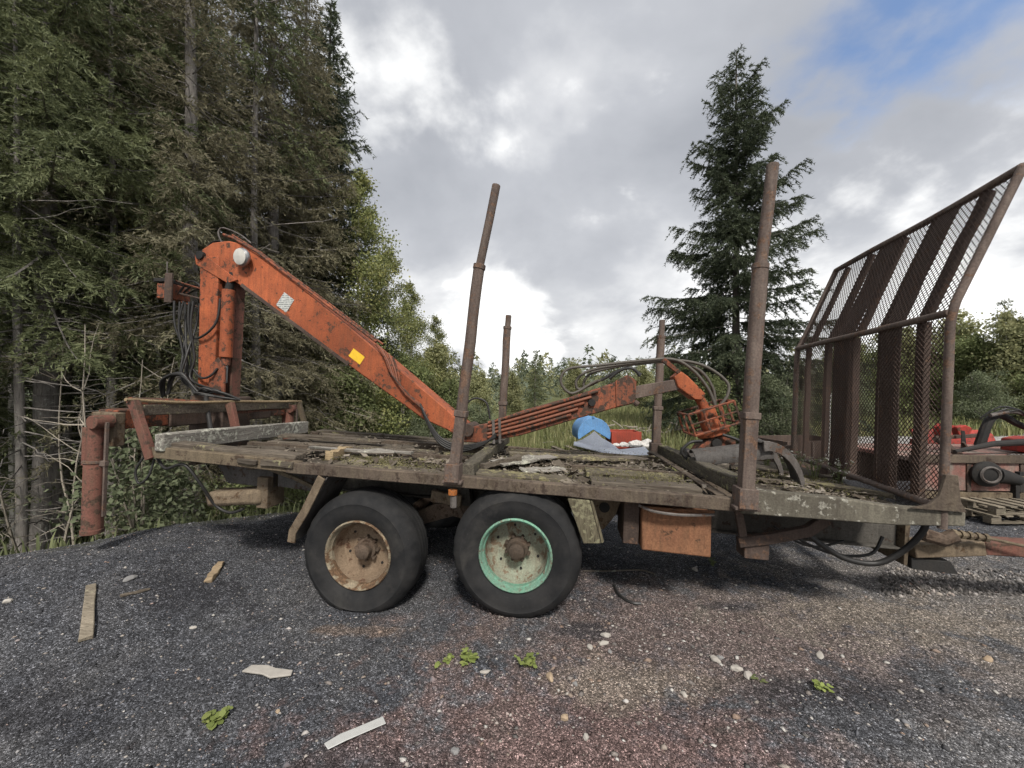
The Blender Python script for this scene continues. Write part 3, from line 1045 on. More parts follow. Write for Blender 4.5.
place(BS, 'birch_tree', 14, 6.9, 'slim white birch stem left of the thick spruce trunk', rz=0.3)
place(BS, 'birch_tree', 157, 7.6, 'thin white birch stem behind the valve block of the crane', rz=2.3, scale=0.95)
place(BW, 'birch_tree', 357, 12.4, 'white stemmed birch with loose crown beside the dark spruces', rz=0.5, scale=1.05)
place(BW, 'birch_tree', 388, 15.5, 'birch with yellowish leaves right of the white stemmed birch', rz=2.0, scale=0.92)
place(BW, 'birch_tree', 412, 18.5, 'third birch stepping down towards the rear stake', rz=3.4, scale=0.86)
place(BW, 'birch_tree', 436, 22.0, 'lowest birch of the row stepping down to the rear stake', rz=4.9, scale=0.76)
place(WG, 'deciduous_tree', 330, 11.5, 'dark leafy bush behind the middle of the crane boom', rz=1.0, scale=0.85)
place(WG, 'deciduous_tree', 392, 14.5, 'dense green leafy tree behind the lower end of the main boom', rz=2.2, scale=0.95)
place(BF, 'birch_tree', 425, 21.0, 'young birch descending in the row left of the rear stake', rz=0.1, scale=0.9)
place(WG, 'deciduous_tree', 448, 19.0, 'rounded green bush seen just left of the rear near stake', rz=4.2, scale=0.78)
place(WW, 'willow_bush', 425, 12.5, 'pale green willow bush low behind the boom elbow', rz=0.6, scale=0.55)
place(WW, 'willow_bush', 480, 17.0, 'greyish willow bush between the two rear stakes', rz=3.6, scale=0.62)
place(BF, 'birch_tree', 478, 27.0, 'young birch standing between the two rear stakes', rz=1.6, scale=0.75)
place(ST, 'young_spruce', 455, 24.0, 'young spruce just behind the rear near stake', rz=0.8, scale=0.85)
place(ST, 'young_spruce', 535, 44.0, 'small spruce in the clearing right of the far rear stake', rz=2.8, scale=1.0)
place(BF, 'birch_tree', 515, 40.0, 'young birch in the clearing behind the far rear stake', rz=3.0, scale=0.8)
place(BF, 'birch_tree', 575, 46.0, 'young birch in the clearing above the outer boom', rz=4.4, scale=0.85)
place(ST, 'young_spruce', 612, 38.0, 'small spruce in the clearing above the hose loops', rz=4.8, scale=0.8)
place(BF, 'birch_tree', 640, 30.0, 'young birch left of the front far stake', rz=5.2, scale=0.62)
place(WG, 'deciduous_tree', 676, 21.0, 'green bush between the front far stake and the lone spruce', rz=0.9, scale=0.75)
place(WG, 'deciduous_tree', 712, 11.5, 'light green bush at the foot of the lone spruce', rz=2.9, scale=0.5)
place(WW, 'willow_bush', 775, 11.8, 'willow bush at the foot of the lone spruce right of the front stake', rz=1.2, scale=0.55)
# the leafy edge of the yard on the right
for i, (kind, nm, px, Y, sc, lab) in enumerate([
        (BF, 'birch_tree', 838, 24, 0.85, 'pale leafy birch seen through the far slats of the headboard'),
        (WG, 'deciduous_tree', 872, 22, 0.95, 'green bushy tree seen through the middle of the headboard'),
        (BF, 'birch_tree', 905, 24, 0.98, 'birch seen through the near half of the headboard'),
        (BF, 'birch_tree', 940, 22, 1.0, 'birch right behind the near headboard post'),
        (WG, 'deciduous_tree', 968, 20, 1.02, 'rounded green tree just right of the headboard'),
        (ST, 'young_spruce', 1004, 23, 1.12, 'slender spruce poking above the leafy trees at right'),
        (BF, 'birch_tree', 1012, 19, 0.92, 'leafy birch at the right picture edge'),
        (WG, 'deciduous_tree', 1052, 18, 1.05, 'green tree cut by the right picture edge'),
        (WW, 'willow_bush', 985, 17, 0.62, 'low willow bush behind the red machine parts'),
        (WW, 'willow_bush', 850, 18.5, 0.62, 'low willow bush behind the far half of the headboard'),
        (BF, 'birch_tree', 1110, 19, 1.05, 'leafy birch beyond the right edge of the picture'),
        (WG, 'deciduous_tree', 1180, 18, 1.1, 'green tree farther beyond the right edge of the picture'),
        (BF, 'birch_tree', 1270, 18, 1.1, 'birch farthest beyond the right edge of the picture')]):
    place(kind, nm, px, Y, lab, rz=i * 1.7, scale=sc)


def dead_tree_sapling(seed, H, n):
    rng = np.random.default_rng(seed)
    mb = MB()
    p = [np.array([0, 0, -0.1])]
    d = np.array([rng.normal(0, 0.12), rng.normal(0, 0.1), 1.0])
    for j in range(8):
        d = unit(d + rng.normal(0, 0.09, 3) + np.array([0, 0, 0.1]))
        p.append(p[-1] + d * H / 8)
    mb.tube([tuple(q) for q in p], [0.022 * (1 - 0.1 * j) for j in range(9)], 5, caps=False)
    for k in range(n):
        i = rng.integers(2, 8)
        q = [p[i]]
        e = unit(np.array([rng.normal(), rng.normal(), 0.5]))
        L = rng.uniform(0.3, 1.0)
        for j in range(4):
            e = unit(e + rng.normal(0, 0.22, 3))
            q.append(q[-1] + e * L / 4)
        mb.tube([tuple(x) for x in q], [0.009, 0.007, 0.005, 0.003, 0.001], 3, caps=False)
    return mb


for px, Y, H, sd, lab in [(100, 5.6, 3.6, 3, 'bare pale sapling left of the stabiliser leg top'), (152, 6.2, 3.4, 4, 'forked bare sapling behind the stabiliser leg'),
                          (60, 5.4, 2.6, 6, 'leaning bare sapling in front of the thick spruce trunk'), (18, 5.2, 2.4, 8, 'bare twiggy sapling at the left picture edge'),
                          (78, 6.0, 4.2, 9, 'tall bare sapling right of the thick spruce trunk'), (128, 5.5, 2.9, 12, 'bare sapling growing just behind the stabiliser leg'),
                          (185, 6.8, 4.4, 13, 'tall bare sapling behind the crane hose bundle'), (36, 5.9, 3.8, 14, 'slender bare sapling left of the thick spruce trunk')]:
    X = (px - 512) / 385 * Y
    root = dead_tree_sapling(sd, H, 14).build('bare_sapling', 'twig_pale')
    root.location = (X, Y, float(hgt(X, Y)))
    tag(root, lab, 'sapling')

SH = leafy(31, 1.7, 0.75, 0.1, 'leaf_willow', 'twig_pale', 2600, 0.085, 0.014, stems=5, limbs=20, clump=0.3)
SH2 = leafy(32, 1.3, 0.7, 0.1, 'leaf_green', 'twig_dead', 2600, 0.075, 0.012, stems=5, limbs=20, clump=0.3)
for i, (k, px, Y, sc, lab) in enumerate([
        (SH, 142, 5.3, 0.95, 'grey green leafy shrub beside the stabiliser leg'), (SH, 158, 6.1, 0.8, 'leafy shrub below the rear end of the trailer'),
        (SH2, 225, 6.6, 0.8, 'low shrub behind the under-run bar'), (SH2, 250, 7.6, 0.9, 'shrub in the shade behind the rear deck end'),
        (SH2, 300, 8.2, 1.1, 'shrub behind the far side rail near the rear posts')]):
    place(k, 'shrub', px, Y, lab, 'shrub', 'shrubs along the wood edge', sc, i * 1.3)


def far_forest():
    rng = np.random.default_rng(77)
    Vt, nt = [], 0
    V2 = []
    for i in range(1150):
        Y = rng.uniform(60, 150)
        X = rng.uniform(-1.8, 2.8) * Y
        if X < -0.1 * Y and Y < 55:
            continue
        H = rng.uniform(4.5, 9.5)
        z = float(hgt(X, Y))
        con = rng.random() < 0.5
        m = 130
        t = rng.random(m) ** (1.1 if con else 0.8)
        rad = (H * 0.20 * (1 - t) ** 0.9 + 0.12) if con else H * 0.22 * np.sin(np.pi * np.clip(0.12 + t * 0.85, 0, 1))
        az = rng.random(m) * 6.283
        r = rad * rng.uniform(0.35, 1.05, m)
        P = np.stack([X + np.cos(az) * r, Y + np.sin(az) * r, z + 0.2 + t * H * 0.96], 1)
        A = rng.normal(0, 1, (m, 3)) * 0.34
        B = rng.normal(0, 1, (m, 3)) * 0.34 + (np.stack([np.cos(az), np.sin(az), -0.4 * np.ones(m)], 1) * 0.4 if con else 0)
        (Vt if con else V2).append(np.stack([P, P + A, P + B], 1))
    for V, mat, nm, lab in ((Vt, 'needle_far', 'spruce_forest', 'far conifer forest along the low hill behind the clearing'),
                            (V2, 'leaf_far', 'mixed_forest', 'far leafy forest along the low hill behind the clearing')):
        v = np.concatenate(V).reshape(-1, 3)
        me = np_mesh(nm, v, np.arange(len(v)), np.full(len(v) // 3, 3), mat)
        o = bpy.data.objects.new(nm, me)
        link(o)
        tag(o, lab, 'forest', kind='stuff')


far_forest()


def blades(name, spots, n, h0, h1, mat, label, w=0.012, seed=1, bend=0.35):
    """grass blades: spots = function(rng, n) -> X, Y arrays"""
    rng = np.random.default_rng(seed)
    X, Y = spots(rng, n)
    n = len(X)
    Z = hgt(X, Y) - 0.02
    h = rng.uniform(h0, h1, n)
    az = rng.random(n) * 6.283
    bd = rng.uniform(0.1, bend, n) * h
    wv = np.stack([np.cos(az + 1.57), np.sin(az + 1.57), np.zeros(n)], 1) * (w * rng.uniform(0.6, 1.3, n))[:, None]
    B0 = np.stack([X, Y, Z], 1)
    mid = B0 + np.stack([np.cos(az) * bd * 0.35, np.sin(az) * bd * 0.35, h * 0.6], 1)
    tip = B0 + np.stack([np.cos(az) * bd, np.sin(az) * bd, h], 1)
    v = np.stack([B0 - wv, B0 + wv, mid + wv * 0.8, mid - wv * 0.8, tip], 1)
    base = (np.arange(n) * 5)[:, None]
    fq = base + np.array([0, 1, 2, 3])
    ft = base + np.array([3, 2, 4])
    F = np.concatenate([fq, ft], 1).ravel()
    me = np_mesh(name, v.reshape(-1, 3), F, np.tile([4, 3], n), mat)
    o = bpy.data.objects.new(name, me)
    link(o)
    tag(o, label, 'grass', kind='stuff')


def sp_meadow(rng, n):
    Y = 8.5 + 24 * rng.random(n) ** 1.3
    px = rng.uniform(395, 720, n)
    X = (px - 512) / 385 * Y
    return X, Y


def sp_wood(rng, n):
    Y = rng.uniform(3.6, 9.5, n)
    px = rng.uniform(-30, 400, n)
    X = (px - 512) / 385 * Y
    d = (X + 4.4) * -0.68 + (Y - 3.9) * 0.734
    ok = d > 0.45 + rng.random(n) * 0.7
    return X[ok], Y[ok]


def sp_right(rng, n):
    Y = rng.uniform(15.5, 23, n)
    px = rng.uniform(740, 1120, n)
    return (px - 512) / 385 * Y, Y


blades('meadow_grass', sp_meadow, 26000, 0.3, 0.85, 'grass', 'tall yellowish meadow grass behind the trailer', 0.02, 3)
blades('forest_grass', sp_wood, 5000, 0.06, 0.26, 'needle_green', 'green undergrowth on the slope below the wood edge', 0.012, 4)
blades('verge_grass', sp_right, 9000, 0.25, 0.7, 'grass', 'grass verge below the leafy trees at right', 0.025, 5)

# ================================================================== the timber trailer
YAW, TILT = R(8.2), R(2.5)
U0 = Vector((math.cos(YAW), -math.sin(YAW), 0))
AV = Vector((math.sin(YAW), math.cos(YAW), 0))
W0 = Vector((0, 0, 1))
AU = U0 * math.cos(TILT) - W0 * math.sin(TILT)
AW = U0 * math.sin(TILT) + W0 * math.cos(TILT)
ORG = Vector((0.041, 3.156, 0))
ROT = Matrix((AU, AV, AW)).transposed()


def T(u, v, w):
    return ORG + AU * u + AV * v + AW * w


def frame_root(name, uvw, label, cat, group=None):
    o = bpy.data.objects.new(name, None)
    o.empty_display_size = 0.2
    link(o)
    o.location = T(*uvw)
    o.rotation_euler = ROT.to_euler()
    return tag(o, label, cat, group)


rg = random.Random(42)
TR = frame_root('timber_trailer', (0, 0, 0), 'rusty twin axle timber trailer with rotten plank deck, stakes and tall mesh headboard', 'trailer')


def part(mb, name, mat, bevel=0.006, parent=None, smooth=35, label=None):
    return mb.build(name, mat, parent or TR, bevel, smooth, label)


# ---- chassis
for v in (0.72, 1.55):
    mb = MB()
    mb.box((-3.3, v, 0.74), (1.6, v + 0.012, 1.0))
    mb.box((-3.3, v - 0.06, 1.002), (1.6, v + 0.072, 1.018))
    mb.box((-3.3, v - 0.06, 0.722), (1.6, v + 0.072, 0.738))
    part(mb, 'chassis_beam', 'chassis', 0.003)
    mb = MB()
    mb.prism([(1.603, 0.66), (3.24, 0.655), (3.24, 0.93), (1.603, 1.0)], v - 0.02, v + 0.03)
    mb.box((1.603, v - 0.08, 0.64), (3.24, v + 0.09, 0.657))
    part(mb, 'chassis_beam', 'chassis', 0.004)
for u in np.arange(-3.2, 3.1, 0.62):
    mb = MB().beam((u, 0.085, 1.033), (u, 2.265, 1.033), 0.07, 0.025, seg=3, jit=0.003, rng=rg)
    part(mb, 'cross_member', 'rail_steel', 0.004)
# ---- side rails
part(MB().beam((-3.56, 0.035, 1.135), (-2.02, 0.035, 1.098), 0.07, 0.108, seg=6, jit=0.004, rng=rg), 'side_rail', 'rail_tan', 0.008)
part(MB().beam((-2.14, 0.03, 1.092), (1.66, 0.03, 1.078), 0.075, 0.1, seg=14, jit=0.0035, rng=rg, sag=-0.002), 'side_rail', 'rail_steel', 0.008)
mb = MB().prism([(1.663, 1.02), (2.7, 1.03), (3.12, 1.062), (3.12, 1.165), (2.72, 1.16), (2.3, 1.195), (1.663, 1.205)], -0.015, 0.075)
part(mb, 'side_rail', 'rail_lichen', 0.01)
part(MB().beam((-3.56, 2.31, 1.03), (3.12, 2.31, 0.97), 0.07, 0.11, seg=14, jit=0.004, rng=rg), 'side_rail', 'rail_steel', 0.008)
part(MB().beam((-3.4, 2.29, 1.108), (-0.66, 2.29, 1.083), 0.17, 0.04, seg=9, jit=0.007, rng=rg), 'rail_board', 'wood_deck', 0.006)
part(MB().beam((-2.62, 0.005, 1.122), (-2.42, -0.004, 1.115), 0.06, 0.045, seg=2, jit=0.006, rng=rg), 'rail_stub', 'wood_deck', 0.006)
part(MB().beam((-2.38, 0.0, 1.128), (-2.06, 0.0, 1.118), 0.05, 0.055, seg=2, jit=0.006, rng=rg), 'rail_stub', 'wood_deck', 0.006)
# inner steel channels that carry the planks
for v, ue in ((0.84, 1.5), (1.62, -0.65)):
    mb = MB()
    mb.beam((-3.3, v, 1.07), (ue, v, 1.065), 0.01, 0.12, seg=8, jit=0.002, rng=rg)
    mb.beam((-3.3, v + 0.035, 1.134), (ue, v + 0.035, 1.129), 0.08, 0.008, seg=8, jit=0.002, rng=rg)
    part(mb, 'inner_channel', 'rail_steel', 0.002)
# ---- deck planks: rows along the trailer, broken and uneven, some gone
rows = [(0.10, 0.27, 1.088), (0.285, 0.475, 1.083), (0.49, 0.64, 1.078), (0.66, 0.79, 1.082), (0.93, 1.08, 1.06), (1.13, 1.33, 1.085), (1.36, 1.56, 1.088),
        (1.70, 1.88, 1.078), (1.91, 2.10, 1.082), (2.12, 2.20, 1.08)]
for ri, (a, b_, w) in enumerate(rows):
    u = -3.35 + rg.uniform(0, 0.1)
    end = 1.45
    while u < end:
        L = rg.uniform(0.9, 2.4)
        e = min(u + L, end)
        if e - u > 0.25 and not (rg.random() < (0.22 if ri not in (0, 1) else 0.04)):
            dz = rg.uniform(-0.014, 0.016) - (0.045 if (a > 1.0 and e > -0.3) else 0) - (0.02 if a > 1.6 else 0)
            mat = 'wood_moss' if rg.random() < (0.5 if -2.2 < u < 0.3 else 0.25) else 'wood_deck'
            mb = MB().beam((u, (a + b_) / 2 + rg.uniform(-0.01, 0.01), w + dz), (e - 0.015, (a + b_) / 2 + rg.uniform(-0.01, 0.01), w + dz + rg.uniform(-0.012, 0.012)),
                           b_ - a, 0.042, seg=max(2, int((e - u) / 0.2)), jit=0.006, rng=rg)
            part(mb, 'deck_plank', mat, 0.006)
        u = e + rg.uniform(0.0, 0.05)
# raised plank beside the near rail, front half
part(MB().beam((0.55, 0.20, 1.135), (1.42, 0.22, 1.13), 0.2, 0.05, seg=6, jit=0.006, rng=rg), 'deck_plank', 'wood_deck', 0.007)
part(MB().beam((0.52, 0.52, 1.14), (1.38, 0.55, 1.135), 0.24, 0.045, seg=6, jit=0.007, rng=rg), 'deck_plank', 'wood_moss', 0.007)
part(MB().beam((-0.42, 0.19, 1.128), (0.36, 0.2, 1.125), 0.17, 0.045, seg=6, jit=0.008, rng=rg), 'deck_plank', 'wood_moss', 0.007)
part(MB().beam((-1.80, 0.30, 1.112), (-0.78, 0.30, 1.106), 0.40, 0.014, seg=6, jit=0.006, rng=rg), 'deck_plank', 'wood_moss', 0.004)
# front platform behind the headboard
for k, (a, b_) in enumerate([(0.09, 0.36), (0.38, 0.66), (0.68, 0.98), (1.0, 1.3), (1.32, 1.62), (1.64, 1.94), (1.96, 2.26)]):
    mb = MB().beam((1.80 + rg.uniform(0, 0.1), (a + b_) / 2, 1.075 + rg.uniform(-0.01, 0.008)), (2.96 + 0.11 * a, (a + b_) / 2, 1.07 + rg.uniform(-0.01, 0.01)), b_ - a, 0.045, seg=6, jit=0.006, rng=rg)
    part(mb, 'deck_plank', 'wood_grey' if k == 0 else 'wood_deck', 0.006)
# ---- bunks across the deck between the stakes
part(MB().beam((1.70, 0.10, 1.205), (1.62, 2.27, 1.15), 0.13, 0.125, seg=8, jit=0.007, rng=rg), 'bunk_beam', 'wood_bunk', 0.012)
part(MB().beam((1.56, 0.10, 1.118), (1.48, 2.27, 1.118), 0.07, 0.015, seg=4, jit=0.003, rng=rg), 'bunk_plate', 'rail_steel', 0.003)
part(MB().beam((-0.50, 0.10, 1.165), (-0.52, 2.27, 1.17), 0.12, 0.11, seg=8, jit=0.012, rng=rg), 'bunk_beam', 'wood_bunk', 0.012)


# ---- stakes
def stake(pts, rads, base_w, sq, label=None, socket=True):
    """pts: foot, end of the square foot, collar, tip"""
    p0, p1, p2, p3 = [Vector(p) for p in pts]
    mb = MB()
    mb.tube([p1] + [p1.lerp(p2, k / 6) + Vector((rg.uniform(-.004, .004), rg.uniform(-.004, .004), 0)) for k in range(1, 6)] + [p2], [rads[0] * (1 + rg.uniform(-.03, .03)) for k in range(7)], 14)
    st = mb.build('stake', 'rust_stake', TR, 0.003, 40, label)
    MB().beam(p0, p1, sq, sq, up=(0, 1, 0), seg=3, jit=0.002, rng=rg).build('stake_foot', 'rust_stake', st, 0.006)
    MB().tube([p2 - (p2 - p1).normalized() * 0.02, p2 + (p3 - p2) * 0.6 + Vector((0.003, 0, 0.0)), p3], rads[1], 12).build('stake_top', 'rust_stake', st, 0.004, 40)
    MB().tube([p2 - (p2 - p1).normalized() * 0.01, p2 + (p3 - p2).normalized() * 0.03], rads[0] * 1.1, 14).build('collar', 'rust_stake', st, 0.003, 40)
    MB().beam(p1 - (p1 - p0).normalized() * 0.02, p1 + (p1 - p0).normalized() * 0.03, sq * 1.18, sq * 1.18, up=(0, 1, 0)).build('collar', 'rust_stake', st, 0.004)
    if socket:
        c = p0
        mb = MB().box((c.x - sq * 0.72, c.y - sq * 0.75, base_w - 0.02), (c.x + sq * 0.72, c.y + sq * 0.75, base_w + 0.13))
        mb.box((c.x - sq * 0.95, c.y - sq * 0.6, base_w - 0.035), (c.x + sq * 0.95, c.y + sq * 0.6, base_w - 0.008))
        mb.build('stake_socket', 'rust_stake', st, 0.006)
    return st


stake([(-0.577, -0.04, 1.10), (-0.53, -0.045, 1.66), (-0.432, -0.05, 2.86), (-0.315, -0.06, 3.53)], (0.046, 0.034), 1.12, 0.085, 'tall rusty stake leaning forward on the near rear socket')
stake([(1.672, -0.04, 1.08), (1.68, -0.04, 1.76), (1.70, -0.042, 2.86), (1.75, -0.05, 3.62)], (0.053, 0.041), 1.1, 0.092, 'thick rusty stake on the near front socket')
stake([(-0.585, 2.33, 1.10), (-0.58, 2.33, 1.66), (-0.565, 2.33, 2.74), (-0.555, 2.33, 2.93)], (0.056, 0.042), 1.12, 0.10)
stake([(1.545, 2.33, 1.08), (1.55, 2.33, 1.70), (1.553, 2.33, 2.66), (1.555, 2.33, 2.90)], (0.052, 0.038), 1.1, 0.10)
# clamp and lamp stub below the rear near stake
mb = MB().tube([(-0.578, -0.035, 1.03), (-0.578, -0.035, 0.985)], 0.038, 12)
part(mb, 'side_marker', 'amber', 0.003)
mb = MB().tube([(-0.572, -0.03, 0.985), (-0.568, -0.03, 0.88)], 0.028, 10)
part(mb, 'marker_holder', 'bare_steel', 0.003)

# ---- headboard: lower panel upright, upper panel raked forward
def G(v, t):
    """point on the headboard, t 0..1 lower panel, 1..2 upper panel"""
    if t <= 1:
        return Vector((2.99 + 0.115 * v - 0.015 * t, v, 1.13 + 1.43 * t))
    return Vector((2.975 + 0.125 * v + 0.39 * (t - 1), v, 2.56 + 1.01 * (t - 1)))


VN, VF = 0.0, 2.33
mb = MB()
for v, r in ((VN, 0.027),):
    pts = [G(v, 0) + Vector((0, 0, -0.1)), G(v, 0.5), G(v, 0.93), G(v, 1.0) + Vector((0.012, 0, 0.0)), G(v, 1.08), G(v, 1.5), G(v, 2.0)]
    mb.tube(pts, r, 12)
HB = mb.build('headboard', 'rust_stake', TR, 0.003, 40, 'tall rusty headboard of slats and diamond mesh, upper half raked forward')
v = VF
MB().tube([G(v, 0) + Vector((0, 0, -0.1)), G(v, 0.5), G(v, 0.93), G(v, 1.0) + Vector((0.012, 0, 0.0)), G(v, 1.08), G(v, 1.5), G(v, 2.0)], 0.03, 12).build('far_post', 'rust_stake', HB, 0.003, 40)
for t, r in ((2.0, 0.03), (1.0, 0.027), (0.03, 0.028)):
    MB().tube([G(VN, t), G(VN + 0.8, t) + Vector((rg.uniform(-.01, .01), 0, rg.uniform(-.012, .006))), G(VN + 1.6, t), G(VF, t)], r, 10, 4).build('cross_bar', 'rust_stake', HB, 0.0, 40)


def slat(v0, v1, t0, t1, depth, off, mat='rust_dark', name='slat'):
    a0, a1, b0, b1 = G(v0, t0), G(v1, t0), G(v0, t1), G(v1, t1)
    n = (a1 - a0).cross(b0 - a0).normalized()
    if n.x < 0:
        n = -n
    o1, o2 = n * off, n * (off + depth)
    n2 = 5
    vs_, fs_ = [], []
    for i in range(n2 + 1):
        k = i / n2
        l, r_ = a0.lerp(b0, k), a1.lerp(b1, k)
        j = Vector((rg.uniform(-.004, .004), rg.uniform(-.004, .004), 0))
        vs_ += [l + o1 + j, r_ + o1 + j, r_ + o2 + j, l + o2 + j]
    fs_.append((0, 1, 2, 3))
    for i in range(n2):
        o = i * 4
        for k in range(4):
            fs_.append((o + k, o + 4 + k, o + 4 + (k + 1) % 4, o + (k + 1) % 4))
    fs_.append((n2 * 4 + 3, n2 * 4 + 2, n2 * 4 + 1, n2 * 4))
    MB().add(vs_, fs_).build(name, mat, HB, 0.004)


for (t0, t1) in ((0.04, 0.985), (1.02, 1.975)):
    up = t0 > 1
    slat(2.085, 2.13, t0, t1, 0.05, 0.012)
    slat(1.62, 1.69, t0, t1, 0.05, 0.012)
    slat(1.18, 1.50, t0, t1, 0.006, 0.012, 'rust_stake')
    slat(1.135, 1.178, t0, t1, 0.06, 0.012)
    slat(0.745, 0.785, t0, t1, 0.06, 0.012) if not up else slat(0.74, 0.80, t0, t1, 0.03, 0.012)
    slat(0.49, 0.735, t0, t1, 0.006, 0.012, 'rust_stake')
    slat(0.245, 0.335, t0, t1, 0.045, 0.012)
slat(1.525, 1.535, 0.04, 0.6, 0.01, 0.012, 'plastic_strip', 'pale_strip')


def mesh_panel(t0, t1, ncol, nrow):
    """diamond mesh of folded strands"""
    vs_, fs_ = [], []
    hw = 0.0017
    off = Vector((-0.006, 0, 0))
    for c in range(ncol):
        for j in range(nrow):
            p = []
            for k in (0, 1):
                sgn = 1 if (j + k) % 2 else -1
                cc = c + 0.5 + 0.5 * sgn * (1 if c % 2 else -1)
                v = VN + 0.02 + (VF - VN - 0.04) * min(max(cc / ncol, 0), 1)
                p.append(G(v, t0 + (t1 - t0) * (j + k) / nrow) + off)
            a, b_ = p
            d = (b_ - a).normalized()
            nn = Vector((1, 0, 0))
            s = d.cross(nn).normalized() * hw
            nn = nn * hw * 1.3
            o = len(vs_)
            vs_ += [a - s - nn, a + s - nn, a + s + nn, a - s + nn, b_ - s - nn, b_ + s - nn, b_ + s + nn, b_ - s + nn]
            fs_ += [(o + k, o + 4 + k, o + 4 + (k + 1) % 4, o + (k + 1) % 4) for k in range(4)]
    me = bpy.data.meshes.new('diamond_mesh')
    me.from_pydata([tuple(v) for v in vs_], [], fs_)
    me.materials.append(MAT['mesh_rust'])
    o = bpy.data.objects.new('diamond_mesh', me)
    link(o, HB)


mesh_panel(0.02, 0.985, 108, 64)
mesh_panel(1.015, 1.985, 108, 48)
# gusset at the foot of the near post
mb = MB().prism([(2.76, 1.167), (3.10, 1.167), (3.06, 1.24), (3.035, 1.42), (2.965, 1.42), (2.93, 1.27), (2.87, 1.205)], -0.045, -0.02)
mb.build('gusset', 'rail_steel', HB, 0.004)
mb = MB().prism([(2.76, 1.167), (3.3, 1.167), (3.25, 1.3), (3.2, 1.3)], 2.36, 2.375)
mb.build('gusset', 'rust_stake', HB, 0.004)

# ---- rear rack: cross timber with three leaning posts and a sagging batten
part(MB().beam((-3.45, -0.02, 1.235), (-3.52, 2.12, 1.175), 0.1, 0.17, seg=8, jit=0.006, rng=rg), 'rear_timber', 'wood_cross', 0.012)
part(MB().beam((-3.49, 0.13, 1.205), (-2.1, 0.145, 1.165), 0.15, 0.05, seg=9, jit=0.009, rng=rg), 'rail_board', 'wood_deck', 0.01)
for (u0, v0, w0, u1, w1, wd, mat) in ((-3.56, 0.01, 1.07, -3.79, 1.61, 0.085, 'red_worn'), (-3.57, 1.0, 1.10, -3.71, 1.56, 0.085, 'red_worn'), (-3.62, 2.28, 1.10, -3.765, 1.525, 0.065, 'rail_tan')):
    part(MB().beam((u0, v0, w0), (u1, v0, w1), 0.06, wd, up=(1, 0, 0.3), seg=3, jit=0.003, rng=rg), 'rear_post', mat, 0.006)
part(MB().tube([(-3.80, -0.05, 1.625), (-3.78, 0.5, 1.58), (-3.73, 1.1, 1.575), (-3.75, 1.7, 1.555), (-3.77, 2.34, 1.54)], 0.017, 8, 5), 'rack_batten', 'wood_tan', 0)
part(MB().beam((-3.81, 0.10, 1.515), (-3.81, 2.1, 1.50), 0.05, 0.11, seg=5, jit=0.006, rng=rg), 'rack_board', 'wood_deck', 0.006)
part(MB().beam((-3.88, 1.2, 1.45), (-3.88, 2.2, 1.46), 0.06, 0.08, seg=5, jit=0.006, rng=rg), 'rack_board', 'red_worn', 0.006)

